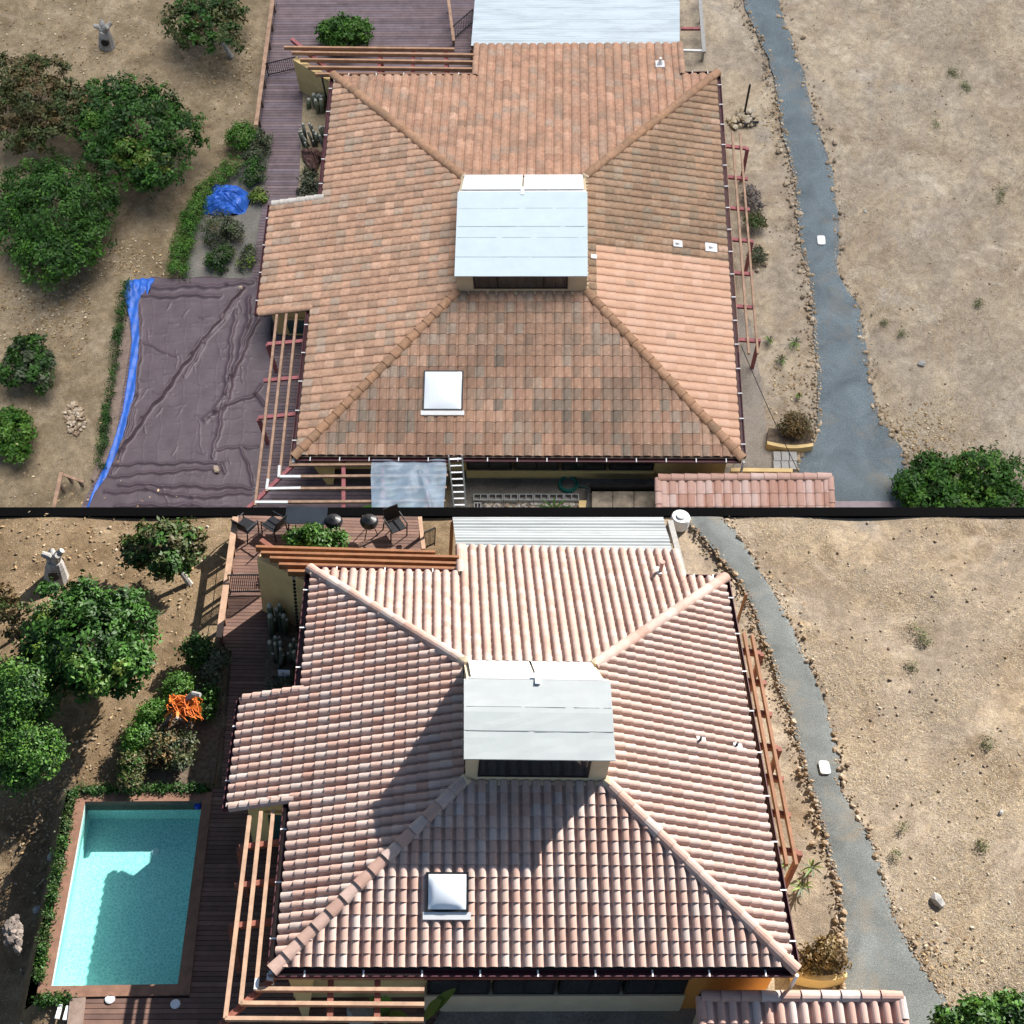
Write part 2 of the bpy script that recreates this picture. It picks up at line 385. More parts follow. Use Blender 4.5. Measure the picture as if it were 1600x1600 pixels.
# ------------------------------------------------------------------ terrain
def sheet(S, name, px, z, mat, label=None):
    m = MB().poly(pts(S, px, z))
    if (m.v and sum((m.v[i][0] * m.v[(i + 1) % len(m.v)][1] - m.v[(i + 1) % len(m.v)][0] * m.v[i][1]) for i in range(len(m.v))) < 0):
        m.f = [tuple(reversed(m.f[0]))]
    o = put(S, name, m, mat, None, (0, 0, 0), kind='structure'); return o
POOL_L_OUT = [(120, 1239), (332, 1237), (296, 1554), (56, 1559)]
POOL_L_IN = [(133, 1253), (316, 1252), (278, 1538), (80, 1541)]
def pip(x, y, poly):
    c = False; n = len(poly); j = n - 1
    for i in range(n):
        if (poly[i][1] > y) != (poly[j][1] > y) and x < (poly[j][0] - poly[i][0]) * (y - poly[i][1]) / (poly[j][1] - poly[i][1]) + poly[i][0]: c = not c
        j = i
    return c
DROP = 1.25
def ground_z(S, x, y):
    """gentle unevenness; on terrace L the yard drops away left of the pool"""
    z = 0.05 * math.sin(x * 1.1 + .7 * y) * math.sin(y * .8 - .3 * x) - 0.06
    if S is L:
        a, b = L.pool_edge                          # line along the pool's left side
        d = (x - a[0]) * (b[1] - a[1]) - (y - a[1]) * (b[0] - a[0])
        d /= math.hypot(b[0] - a[0], b[1] - a[1])   # positive on the right of the line going back
        s = min(1, max(0, (-d - .05) / .5)); s = s * s * (3 - 2 * s)
        f = min(1, max(0, (b[1] + 1.2 - y) / 3.0)); f = f * f * (3 - 2 * f)
        z -= DROP * s * f
    return z
L.pool_edge = (P(L, 50, 1559), P(L, 112, 1239))
def ground(S):
    if S is U: a, b = P(S, -200, 815), P(S, 1800, 815)
    else: a, b = P(S, -200, 806), P(S, 1800, 806)
    xs = list(np.arange(-26, 40.01, .4 if S is L else .5))
    m = MB(); nx = len(xs)
    if S is U: ys0 = [0]; depth = 34.0; n = 60
    else: depth = -26.0; n = 66
    for j in range(n + 1):
        for x in xs:
            ye = a.y + (b.y - a.y) * (x - a.x) / (b.x - a.x)
            y = ye + depth * (j / n)
            m.v.append((x, y, ground_z(S, x, y)))
    hole = pts(S, [(126, 1246), (324, 1245), (287, 1546), (68, 1550)]) if S is L else None
    for j in range(n):
        for i in range(nx - 1):
            q = (j * nx + i, j * nx + i + 1, (j + 1) * nx + i + 1, (j + 1) * nx + i)
            if hole and any(pip(m.v[k][0], m.v[k][1], [(h.x, h.y) for h in pts(S, POOL_L_OUT)]) for k in q): continue
            m.f.append(q if depth > 0 else q[::-1]); m.c.append(None)
    put(S, 'ground', m, M_GROUND[S], None, (0, 0, 0), smooth=True, kind='structure')
ground(U); ground(L)
# flat black stand-in strip for the dividing band between the two views
def divider_strip():
    m = MB(); n = 24; a, b = P(L, -300, 806.5), P(L, 1900, 806.5); c, d = P(L, -300, 793), P(L, 1900, 793)
    for i in range(n):
        q = [a.lerp(b, i / n), a.lerp(b, (i + 1) / n), c.lerp(d, (i + 1) / n), c.lerp(d, i / n)]
        m.hexa([p + Vector((0, 0, -.5)) for p in q] + [p + Vector((0, 0, .012)) for p in q])
    put(L, 'divider_strip', m, M_DIVIDER, None, (0, 0, 0), kind='structure')
divider_strip()
PATH = {U: ([(1168, -12), (1170, 13), (1202, 83), (1215, 131), (1226, 197), (1246, 284), (1252, 350), (1259, 400), (1270, 444), (1276, 522), (1281, 597), (1278, 680), (1247, 724), (1247, 815)],
            [(1213, -12), (1216, 13), (1228, 48), (1250, 109), (1272, 188), (1294, 258), (1302, 315), (1308, 376), (1307, 426), (1337, 474), (1342, 505), (1353, 566), (1370, 649), (1410, 711), (1420, 815)]),
        L: ([(1072, 807), (1106, 844), (1136, 879), (1167, 922), (1189, 975), (1211, 1036), (1232, 1098), (1250, 1159), (1259, 1198), (1281, 1261), (1298, 1331), (1313, 1388), (1320, 1462), (1322, 1506), (1316, 1550), (1300, 1625)],
            [(1123, 807), (1154, 839), (1184, 892), (1206, 927), (1232, 975), (1254, 1027), (1281, 1084), (1294, 1132), (1307, 1181), (1309, 1226), (1331, 1266), (1359, 1314), (1377, 1366), (1390, 1419), (1407, 1458), (1442, 1515), (1469, 1554), (1510, 1625)])}
def resample(pl, step):
    out = []; carry = 0.0
    for a, b in zip(pl[:-1], pl[1:]):
        d = math.hypot(b[0] - a[0], b[1] - a[1]); s = carry
        while s < d:
            t = s / d; out.append((a[0] + (b[0] - a[0]) * t, a[1] + (b[1] - a[1]) * t)); s += step
        carry = s - d
    return out
def smooth_line(pl, n=6):
    out = []
    for i in range(len(pl) - 1):
        p0 = pl[max(i - 1, 0)]; p1 = pl[i]; p2 = pl[i + 1]; p3 = pl[min(i + 2, len(pl) - 1)]
        for k in range(n):
            t = k / n
            out.append(tuple(.5 * (2 * p1[c] + (p2[c] - p0[c]) * t + (2 * p0[c] - 5 * p1[c] + 4 * p2[c] - p3[c]) * t * t + (-p0[c] + 3 * p1[c] - 3 * p2[c] + p3[c]) * t ** 3) for c in (0, 1)))
    out.append(pl[-1]); return out
SOILC = {U: [(.34, .255, .165), (.40, .31, .215), (.29, .215, .14), (.44, .36, .265), (.25, .19, .13)],
         L: [(.27, .195, .125), (.33, .245, .16), (.22, .155, .095), (.37, .295, .21), (.19, .135, .09)]}
for S in (U, L):
    lf = smooth_line(PATH[S][0]); rt = smooth_line(PATH[S][1]); m = MB(); NC = 10; ed = []
    jl = [P(S, x + rnd.uniform(-2, 2) - 4, y, 0.035) for x, y in lf]; jr = [P(S, x + rnd.uniform(-2, 2) + 4, y, 0.035) for x, y in rt]
    n = 2 * max(len(jl), len(jr))
    def along(a, t):
        q = t * (len(a) - 1); k = min(len(a) - 2, int(q)); return a[k].lerp(a[k + 1], q - k)
    for i in range(n + 1):
        A, B = along(jl, i / n), along(jr, i / n)
        for q in range(NC + 1):
            t = q / NC; p = A.lerp(B, t); m.v.append((p.x, p.y, .035 - .03 * (2 * t - 1) ** 4)); ed.append(max(0, abs(2 * t - 1) - .45) / .55)
    for i in range(n):
        for q in range(NC): k = i * (NC + 1) + q; m.f.append((k, k + 1, k + NC + 2, k + NC + 1)); m.c.append(None)
    o = put(S, 'path', m, M_PATH[S], None, (0, 0, 0), kind='structure')
    at = o.data.attributes.new('edge', 'FLOAT', 'POINT'); at.data.foreach_set('value', ed)
    # stone edging on both sides of the path
    for side, line, off in (('house', lf, -1), ('field', rt, 1)):
        where = 'house side' if side == 'house' else 'field side'
        day = 'blue grey path past the weathered roof' if S is U else 'grey path past the new pink roof'
        org = P(S, *line[len(line) // 2])
        t = thing(S, 'stone_edging', 'loose tan stones edging the %s of the %s' % (where, day), 'stone edging', org, 'stone edgings along the paths')
        rest = MB(); big = 0
        seq = resample(line, 3.3)
        for i, (x, y) in enumerate(seq):
            dens = (0.95 if side == 'house' else 0.55)
            for q in range(4 if side == 'house' else 3):
                if rnd.random() > dens: continue
                o = abs(rnd.gauss(0, 10 if side == 'house' else 9)) - 3 + (1 if side == 'house' else 0)
                o = o if o < 26 else 4
                p = P(S, x + off * o, y + rnd.uniform(-3, 3)); r = (1.0 if S is U else .82) * (rnd.uniform(.022, .058) if rnd.random() < .9 else rnd.uniform(.06, .10))
                c = kx(rnd.choice(SOILC[S]), .75, 1.2)
                if r > .066 and big < 70:
                    one = MB().rock(p + Vector((0, 0, r * .35)), r * 1.25, c); big += 1
                    put(S, 'stone', one, M_STONE, t)
                else: rest.rock(p + Vector((0, 0, r * .3)), r, c)
        put(S, 'rubble', rest, M_STONE, t, kind='stuff')
# scattered pebbles, leaf litter and dry grass
def scatter(S):
    m = MB()
    xr = (12, 1620); yr = (0, 800) if S is U else (812, 1600)
    def free(x, y):
        if S is L and pip(x, y, [(100, 1220), (350, 1220), (310, 1600), (40, 1600)]): return False
        if S is U and y > 430 and 140 < x: 
            if x < 1200: return False
        if S is U: return x > 1300 + (y - 400) * .1 or (1190 < x) or x < 395
        return x > 1110 + (y - 806) * .3 or x < 340 - (y - 806) * .32
    cnt = 0
    while cnt < (2600 if S is U else 1800):
        x = rnd.uniform(*xr); y = rnd.uniform(*yr)
        if not free(x, y): continue
        p = P(S, x, y); r = .012 + .045 * rnd.random() ** 6
        z = ground_z(S, p.x, p.y)
        c = rnd.choice(SOILC[S] + [(.5, .43, .33), (.16, .12, .09)])
        m.rock((p.x, p.y, z + r * .3), r, c); cnt += 1
    put(S, 'pebbles', m, M_STONE, None, (0, 0, 0), kind='stuff')
    # litter near the trees and along the borders
    V = []; C = []
    centres = [(90, 470, 60, 700), (370, 95, 55, 500), (190, 430, 60, 500), (110, 60, 90, 400), (1410, 690, 45, 500), (1170, 170, 40, 250), (1225, 600, 40, 200)] if S is U else \
              [(190, 1190, 50, 400), (60, 1240, 40, 500), (310, 915, 60, 500), (60, 1290, 45, 600), (1440, 1500, 40, 500), (1180, 930, 40, 300), (120, 860, 90, 500)]
    tin = [(.30, .20, .10), (.22, .145, .075), (.30, .22, .13), (.17, .11, .06), (.34, .27, .18)] if S is L else [(.30, .20, .09), (.24, .15, .07), (.42, .31, .17), (.17, .10, .05), (.48, .40, .27)]
    for cx, cy, rr, n in centres:
        for _ in range(n if S is U else n // 2):
            x, y = rnd.gauss(cx, rr), rnd.gauss(cy, rr * .7)
            if not free(x, y): continue
            p = P(S, x, y); z = ground_z(S, p.x, p.y) + .02
            a = rnd.uniform(0, 6.28); s = rnd.uniform(.03, .075); d = Vector((math.cos(a), math.sin(a), rnd.uniform(-.2, .3))) * s; e = Vector((-math.sin(a), math.cos(a), rnd.uniform(-.4, .4))) * s * .5
            q = Vector((p.x, p.y, z + abs(d.z) + abs(e.z)))
            V += [q - d, q - e, q + d, q + e]; C.append(kx(rnd.choice(tin), .7, 1.3))
    quads_np(S, 'leaf_litter', np.array([tuple(v) for v in V]), np.arange(len(V)).reshape(-1, 4), np.array(C), M_LITTER, None, (0, 0, 0), kind='stuff')
    # dry grass lying in the field
    n = 36000
    lo, hi = ((1310, 1625), (-15, 800)) if S is U else ((1150, 1625), (808, 1610))
    V = np.zeros((n, 4, 3)); C = np.zeros((n, 3)); i = 0
    lab = [(.40, .31, .19), (.48, .39, .26), (.32, .24, .15), (.36, .31, .25), (.25, .19, .12)]
    while i < n:
        x = rnd.uniform(*lo); y = rnd.uniform(*hi)
        edge = np.interp(y, [p[1] for p in PATH[S][1]], [p[0] for p in PATH[S][1]])
        if x < edge + 14: continue
        if math.sin(x * .021 + 1.3 * math.sin(y * .017)) * math.sin(y * .026 + math.sin(x * .013)) < rnd.uniform(-.7, .9): continue
        p = P(S, x, y); z = ground_z(S, p.x, p.y)
        a = rnd.uniform(0, 6.28); s = rnd.uniform(.04, .13); d = Vector((math.cos(a), math.sin(a), rnd.uniform(.02, .35))) * s; e = Vector((-math.sin(a), math.cos(a), 0)) * .006
        q = Vector((p.x, p.y, z))
        V[i] = [q - e, q + e, q + d + e * .3, q + d - e * .3]; c = rnd.choice(lab); k = rnd.uniform(.75, 1.25); C[i] = [v * k for v in c]; i += 1
    quads_np(S, 'dry_grass', V.reshape(-1, 3), np.arange(4 * n).reshape(-1, 4), C, M_LITTER, None, (0, 0, 0), kind='stuff')
scatter(U); scatter(L)

# ------------------------------------------------------------------ decks
def deck(S, polys, z, pitch, tones, name='deck'):
    base = MB(); bm_ = MB()
    for px in polys:
        pl = [(p.x, p.y) for p in pts(S, px, z)]
        sgn = sum(pl[i][0] * pl[(i + 1) % len(pl)][1] - pl[(i + 1) % len(pl)][0] * pl[i][1] for i in range(len(pl)))
        if sgn < 0: pl = pl[::-1]
        base.prism(pl, z - .12, z - .035)
        y0 = min(p[1] for p in pl); y1 = max(p[1] for p in pl); y = y0
        while y < y1:
            ym = y + pitch / 2; xs = []
            for i in range(len(pl)):
                a, b = pl[i], pl[(i + 1) % len(pl)]
                if (a[1] > ym) != (b[1] > ym): xs.append(a[0] + (b[0] - a[0]) * (ym - a[1]) / (b[1] - a[1]))
            xs.sort()
            for x0, x1 in zip(xs[::2], xs[1::2]):
                x = x0
                while x < x1:
                    e = min(x1, x + rnd.uniform(2.2, 4.2))
                    c = rnd.choice(tones); k = rnd.uniform(.85, 1.15)
                    bm_.box(x, e - .004, y, y + pitch - .014, z - .03, z + rnd.uniform(-.002, .002), tuple(v * k for v in c)); x = e
            y += pitch
    o = put(S, name, base, M_DARK, None, (0, 0, 0), kind='structure')
    put(S, 'deck_board', bm_, M_BOARD_U, o, kind='stuff')
deck(U, [[(427, -14), (745, -14), (745, 130), (640, 130), (640, 800), (578, 806), (120, 806), (150, 745), (205, 470), (240, 440), (392, 440), (425, 217), (404, 200), (424, 13)]], .10, .145,
     [(.150, .112, .118), (.17, .125, .13), (.135, .10, .108), (.16, .125, .14)])
deck(L, [[(371, 807), (655, 807), (664, 900), (560, 900), (560, 1240), (700, 1560), (660, 1625), (110, 1625), (116, 1560), (296, 1556), (331, 1232), (346, 1230), (362, 1020), (343, 1000)]], .10, .125,
     [(.155, .088, .065), (.135, .076, .058), (.17, .10, .075), (.12, .07, .055)])

# ------------------------------------------------------------------ houses
def norm(v): v = Vector(v); v.normalize(); return v
class Slope:
    def __init__(s, O, u, v): s.O = Vector(O); s.u = norm(u); s.v = norm(v); s.n = s.u.cross(s.v).normalized()
    def at(s, a, b, h=0.0): return s.O + s.u * a + s.v * b + s.n * h
def clip_poly(pg, planes):
    """pg: list of (a,b,h); planes: (na,nb,c) keeps na*a+nb*b>=c"""
    for na, nb, c in planes:
        out = []; n = len(pg)
        for i in range(n):
            p, q = pg[i], pg[(i + 1) % n]; dp = na * p[0] + nb * p[1] - c; dq = na * q[0] + nb * q[1] - c
            if dp >= 0: out.append(p)
            if (dp >= 0) != (dq >= 0):
                t = dp / (dp - dq); out.append(tuple(p[k] + (q[k] - p[k]) * t for k in range(3)))
        pg = out
        if len(pg) < 3: return []
    return pg
def convex_planes(poly):
    pl = []; n = len(poly)
    for i in range(n):
        a, b = poly[i], poly[(i + 1) % n]; nx, ny = -(b[1] - a[1]), b[0] - a[0]; l = math.hypot(nx, ny)
        if l < 1e-6: continue
        nx /= l; ny /= l; pl.append((nx, ny, nx * a[0] + ny * a[1]))
    return pl
def tile_shape(S, wu, ev):
    """one roofing tile: flat pan and barrel, with a thick lower edge; (a,b,h) coordinates"""
    if S is U: pan, hb, lift, th, seg = .20, .070, .025, .024, 7
    else: pan, hb, lift, th, seg = .25, .095, .040, .038, 8
    ln = ev * 1.10
    prof = [(-.012, .012), (pan * .45 * wu, .0), (pan * wu, .006)]
    r = (wu - pan * wu) / 2; c = pan * wu + r
    for k in range(1, seg + 1):
        t = math.pi * (1 - k / seg); prof.append((c + r * math.cos(t) * (1.0 if k < seg else 1.0), .006 + hb * math.sin(t) ** .8 if 0 < t else .006))
    vs = [(a, 0.0, h + lift) for a, h in prof] + [(a, ln, h + .004) for a, h in prof] + [(a, 0.004, h + lift - th) for a, h in prof]
    n = len(prof); fs = []
    for i in range(n - 1):
        fs.append((i, i + 1, n + i + 1, n + i)); fs.append((2 * n + i, 2 * n + i + 1, i + 1, i))
    return vs, fs
PAL_NEW = [tuple(.90 * (.58 * x + .42 * y) for x, y in zip(c, (.475, .325, .275))) for c in [(.47, .30, .235), (.49, .335, .27), (.43, .255, .19), (.50, .40, .35), (.475, .425, .385), (.48, .36, .30), (.44, .275, .21), (.50, .385, .33), (.40, .21, .14)]]
W_NEW = [4, 5, 1.8, 4, 2.6, 5, 2.6, 3.5, .45]
PAL_OLD = [tuple(1.28 * (.72 * x + .28 * y) for x, y in zip(c, (.335, .225, .165))) for c in [(.34, .195, .125), (.37, .22, .145), (.29, .165, .11), (.25, .18, .13), (.27, .215, .165), (.41, .255, .175), (.22, .145, .10), (.26, .225, .18), (.37, .21, .135), (.46, .31, .225)]]
W_OLD = [5, 5, 4, 3, 2.0, 2.5, 2.6, 1.3, 3, .5]
FRESH = [(.56, .345, .235), (.58, .37, .26), (.54, .33, .22)]
def house(S):
    W, D, he, zc = S.W, S.D, S.he, S.zc
    k1 = KL if S is L else 1
    if S is U: x0, x1, y0, y1 = 5.32, 9.84, 5.96, 11.09
    else: x0, x1, y0, y1 = 4.02, W - 3.99, 3.89, D - 3.87
    zr = he + .06                                    # roof plane height above ground at the eaves
    lab = 'ochre house with a weathered clay tile hip roof and white clerestory' if S is U else 'ochre house with a new pink tile hip roof and grey clerestory'
    H = thing(S, 'house', lab, 'house', (W / 2, D / 2, 0), 'the house before and after reroofing')
    oldp = S is U
    wu = W / 45.0; mt = M_TILE_OLD if oldp else M_TILE_NEW
    # plan of the two lower wings
    if S is U: la = [(424, 320), (512, 311), (487, 488), (407, 491)]; ra = [(745, 71), (1062, 71)]
    else: la = [(381, 1094), (475, 1086), (450, 1262), (360, 1264)]; ra = [(718, 859), (1053, 862)]
    def drop_to(px, axis, s):                         # find plan coordinate where the roof plane meets that pixel
        h = 0.0
        for _ in range(30):
            p = P(S, px[0], px[1], zr + h)
            h = (p.x * zc / x0) if axis == 'x' else ((D - p.y) * zc / (D - y1))
        return p
    e0, e1 = drop_to(la[0], 'x', 0), drop_to(la[3], 'x', 0)
    ly1 = e0.y; ly0 = e1.y; lx = (e0.x + e1.x) / 2
    f0, f1 = drop_to(ra[0], 'y', 0), drop_to(ra[1], 'y', 0)
    rx0, rx1 = f0.x, f1.x; ry = (f0.y + f1.y) / 2
    S.wing = (lx, ly0, ly1, rx0, rx1, ry)
    SL = {'front': Slope((0, 0, zr), (1, 0, 0), (0, y0, zc)), 'left': Slope((0, D, zr), (0, -1, 0), (x0, 0, zc)),
          'right': Slope((W, 0, zr), (0, 1, 0), (-(W - x1), 0, zc)), 'rear': Slope((W, D, zr), (-1, 0, 0), (0, -(D - y1), zc))}
    Ln = {'front': math.hypot(y0, zc), 'left': math.hypot(x0, zc), 'right': math.hypot(W - x1, zc), 'rear': math.hypot(D - y1, zc)}
    sl_l = -lx / x0 * Ln['left']; sl_r = (ry - D) / (D - y1) * Ln['rear']
    REG = {'front': [[(0, -.06), (W, -.06), (x1, Ln['front']), (x0, Ln['front'])]],
           'left': [[(0, -.06), (D, -.06), (D - y0, Ln['left']), (D - y1, Ln['left'])], [(D - ly1, -sl_l), (D - ly0, -sl_l), (D - ly0, .02), (D - ly1, .02)]],
           'right': [[(0, -.06), (D, -.06), (y1, Ln['right']), (y0, Ln['right'])]],
           'rear': [[(0, -.06), (W, -.06), (W - x0, Ln['rear']), (W - x1, Ln['rear'])], [(W - rx1, -sl_r), (W - rx0, -sl_r), (W - rx0, .02), (W - rx1, .02)]]}
    ev = {k: Ln[k] / 15.0 for k in Ln}
    pal, wt = (PAL_OLD, W_OLD) if oldp else (PAL_NEW, W_NEW)
    sky_px = [(663, 582), (723, 582), (723, 648), (663, 648)] if oldp else [(666, 1365), (730, 1365), (731, 1434), (666, 1434)]
    def on_front(px):
        h = 0.3
        for _ in range(30):
            p = P(S, px[0], px[1], zr + h); h = p.y * zc / y0
        return p
    sk = [on_front(p) for p in sky_px]
    ska = (min(p.x for p in sk), max(p.x for p in sk)); sp = SL['front']
    skb = (min((p - sp.O).dot(sp.v) for p in sk), max((p - sp.O).dot(sp.v) for p in sk))
    def colour(sn, a, b):
        c = rnd.choices(pal, wt)[0]
        k = rnd.uniform(.90, 1.10); S.fresh = False
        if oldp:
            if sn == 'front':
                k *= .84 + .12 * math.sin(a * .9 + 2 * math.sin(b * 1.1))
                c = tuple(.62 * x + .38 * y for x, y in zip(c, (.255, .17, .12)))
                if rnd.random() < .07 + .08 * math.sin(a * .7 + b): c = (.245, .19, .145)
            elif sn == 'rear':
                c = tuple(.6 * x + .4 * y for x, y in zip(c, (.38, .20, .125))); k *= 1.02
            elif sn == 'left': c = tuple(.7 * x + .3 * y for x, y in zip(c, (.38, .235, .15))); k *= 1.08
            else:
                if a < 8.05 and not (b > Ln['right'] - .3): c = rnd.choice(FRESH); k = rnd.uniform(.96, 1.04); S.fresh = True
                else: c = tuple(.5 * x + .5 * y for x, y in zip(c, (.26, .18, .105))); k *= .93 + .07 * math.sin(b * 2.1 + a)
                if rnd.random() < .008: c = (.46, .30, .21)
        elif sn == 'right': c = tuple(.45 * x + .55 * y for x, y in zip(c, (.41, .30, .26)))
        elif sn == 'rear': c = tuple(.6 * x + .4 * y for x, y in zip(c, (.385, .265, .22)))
        return tuple(x * k for x in c)
    picked = {}
    roofs = {}
    for sn, sp in SL.items():
        # underlay, fascia thickness
        m = MB()
        for pg in REG[sn]:
            n = len(pg); top = [sp.at(a, b, -.012) for a, b in pg]; bot = [sp.at(a, b, -.14) for a, b in pg]
            m.add(top + bot, [tuple(range(n)), tuple(range(2 * n - 1, n - 1, -1))] + [(i, n + i, n + (i + 1) % n, (i + 1) % n) for i in range(n)])
        rf = put(S, 'roof', m, M_UNDER[S], H); roofs[sn] = rf
        vs, fs = tile_shape(S, wu, ev[sn])
        rest = MB(); rest2 = MB(); singles = []
        amax = W if sn in ('front', 'rear') else D
        ncol = int(round(amax / wu)); w = amax / ncol
        sc = w / wu
        vs = [(a * sc, b, h) for a, b, h in vs]
        planes = [convex_planes(pg) for pg in REG[sn]]
        nlow = int(math.ceil(max(sl_l if sn == 'left' else 0, sl_r if sn == 'rear' else 0) / ev[sn]))
        for j in range(-nlow, 15):
            for i in range(ncol):
                a0, b0 = i * w, j * ev[sn]
                ri = 0 if j >= 0 else 1
                pls = planes[ri]
                cen = (a0 + w / 2, b0 + ev[sn] / 2)
                if all(not all(nx * (a0 + da) + ny * (b0 + db) >= c for nx, ny, c in pls) for da in (0, w) for db in (0, ev[sn])) and not all(nx * cen[0] + ny * cen[1] >= c for nx, ny, c in pls): continue
                col = colour(sn, *cen)
                jit = rnd.uniform(-.006, .006); jh = rnd.uniform(-.003, .005); yaw = rnd.uniform(-.012, .012) * (1.6 if oldp else .6)
                pv = [(a0 + a + yaw * b, b0 + b + jit, h + jh) for a, b, h in vs]
                inside = all(nx * p[0] + ny * p[1] >= c - 1e-6 for nx, ny, c in pls for p in pv)
                if inside and sn == 'front': singles.append((b0, a0, jit, jh, yaw, col)); continue
                relax = [(nx, ny, c - (.07 if abs(nx) < .01 and ny > 0 else 0)) for nx, ny, c in pls]
                for f in fs:
                    pg = [pv[q] for q in f]
                    if not inside: pg = clip_poly(pg, relax)
                    if len(pg) >= 3: (rest2 if S.fresh else rest).add([sp.at(*p) for p in pg], [tuple(range(len(pg)))], col)
        singles.sort()
        pal2 = {}
        for (b0, a0, jit, jh, yaw, col) in singles[300:]:
            pv = [(a0 + a + yaw * b, b0 + b + jit, h + jh) for a, b, h in vs]
            for f in fs: rest.add([sp.at(*pv[q]) for q in f], [tuple(range(len(f)))], col)
        basis = Matrix((sp.u, sp.v, sp.n)).transposed().to_4x4()
        o0 = root_org(H)
        for (b0, a0, jit, jh, yaw, col) in singles[:300]:
            key = min(range(len(PALQ[S])), key=lambda q: sum((x - y) ** 2 for x, y in zip(PALQ[S][q], col)))
            if key not in pal2:
                me = mesh_from('tile', vs, fs, [PALQ[S][key]] * len(fs)); me.materials.append(mt); shade_arc(me); pal2[key] = me
            o = bpy.data.objects.new('tile', pal2[key]); S.col.objects.link(o); o.parent = rf
            mm = basis @ Matrix.Rotation(-yaw, 4, 'Z'); mm.translation = sp.at(a0, b0 + jit, jh) - o0; o.matrix_local = mm
        t = put(S, 'tile', rest, mt, rf, kind='stuff')
        if rest2.f: put(S, 'tile', rest2, M_TILE_FRESH, rf, kind='stuff')
    # hip tiles
    hips = [((0, 0), (x0, y0), 'front'), ((W, 0), (x1, y0), 'front'), ((W, D), (x1, y1), 'rear'), ((0, D), (x0, y1), 'rear')]
    for (a, b, sn) in hips:
        A = Vector((a[0], a[1], zr + .035)); B = Vector((b[0], b[1], zr + zc + .035)); d = B - A; n = int(d.length / .40)
        A = A - d.normalized() * .12
        d = (B - A); st = d / n
        for i in range(n):
            cap(S, roofs[sn], A + st * i, A + st * (i + 1.12), .165 if oldp else .15, kx((rnd.choice([(.36, .205, .12), (.33, .19, .115), (.38, .22, .135), (.30, .18, .11)]) if oldp else rnd.choice(PAL_NEW[:8])), .92, 1.08), mt, 'ridge_tile')
    # rakes of the two lower wings
    if True:
        for yy in (ly0, ly1):
            A = Vector((lx, yy, zr + lx * zc / x0 + .05)); B = Vector((.05, yy, zr + .05)); n = 6
            for i in range(n):
                c = rnd.choice(PAL_NEW[:8]) if not oldp else (rnd.choice(PAL_OLD[:3]) if yy == ly0 else (.55, .5, .44))
                cap(S, roofs['left'], A.lerp(B, i / n), A.lerp(B, (i + 1.1) / n), .12, c, mt, 'rake_tile')
        for xx in (rx0, rx1):
            A = Vector((xx, ry, zr + (D - ry) * zc / (D - y1) + .05)); B = Vector((xx, D, zr + .05)); n = 5
            for i in range(n): cap(S, roofs['rear'], A.lerp(B, i / n), A.lerp(B, (i + 1.1) / n), .12, rnd.choice(PAL_NEW[:8]) if not oldp else rnd.choice(PAL_OLD[:3]), mt, 'rake_tile')
    # walls
    ins = .33 if oldp else .20
    hs, hw = (.58, 1.34) if oldp else (.88, 1.62)
    m = MB(); zt = he - .12
    m.box(ins, W - ins, ins + .25, D - ins, 0, zt)
    m.box(lx + .35, ins - .003, ly0 + .25, ly1 - .15, 0, zt + (lx + .35) * zc / x0 - .05)
    m.box(rx0 + .25, rx1 - .25, D - ins + .003, ry - .3, 0, zt - .5)
    put(S, 'wall', m, M_YELLOW, H)
    o = put(S, 'wall', MB().box(P(S, 1026, 716, zt).x if oldp else P(S, 1072, 1520, zt).x, W - ins + .005, ins - .0, ins + .249, 0, zt + .002), M_ORANGE_GLOW if not oldp else M_YELLOW, H)  # on the new-roof house, orange bounced-light glow is painted into this wall
    # low sill wall and window band along the front
    xa = P(S, 727, 735, .9).x if oldp else P(S, 664, 1530, .9).x; xb = P(S, 1024, 735, .9).x if oldp else P(S, 1068, 1530, .9).x
    put(S, 'sill', MB().box(xa, xb, ins - .06, ins + .247, .0, hs), M_YELLOW if oldp else M_CREAM, H)
    put(S, 'beam', MB().box(.9, xb + .01, ins - .01, ins + .246, hw + .02, zt - .002), M_RED[S], H)
    nw = 4
    for i in range(nw):
        a = xa + (xb - xa) * (i + .03) / nw; b = xa + (xb - xa) * (i + .97) / nw
        fr = MB()
        for q in ((a, a + .07), (b - .07, b), ((a + b) / 2 - .03, (a + b) / 2 + .03)): fr.box(q[0], q[1], ins - .03, ins + .245, hs + .02, hw)
        fr.box(a + .071, b - .071, ins - .028, ins + .244, hs + .02, hs + .08)
        f = put(S, 'window', fr, M_BLACK, H)
        put(S, 'pane', MB().box(a + .071, b - .071, ins - .02, ins + .235, hs + .081, hw), M_GLASS, f)
    # wing window towards the pergola
    fr = MB(); wx0, wx1 = lx + .75, ins - .1
    for q in ((wx0, wx0 + .07), (wx1 - .07, wx1)): fr.box(q[0], q[1], ly0 + .18, ly0 + .249, .15, zt - .75)
    fr.box(wx0 + .071, wx1 - .071, ly0 + .18, ly0 + .249, .15, .24); fr.box(wx0 + .071, wx1 - .071, ly0 + .18, ly0 + .249, zt - .84, zt - .75)
    f = put(S, 'window', fr, M_YELLOW, H); put(S, 'pane', MB().box(wx0 + .071, wx1 - .071, ly0 + .2, ly0 + .235, .24, zt - .84), M_TEAL, f)
    # buttress seen under the left front eave
    bp = [P(S, *q, zt - .05) for q in ([(482, 720), (525, 720)] if oldp else [(446, 1522), (492, 1522)])]
    m = MB(); bw0, bw1 = bp[0].x, bp[1].x
    yb = -.05 if oldp else -.0
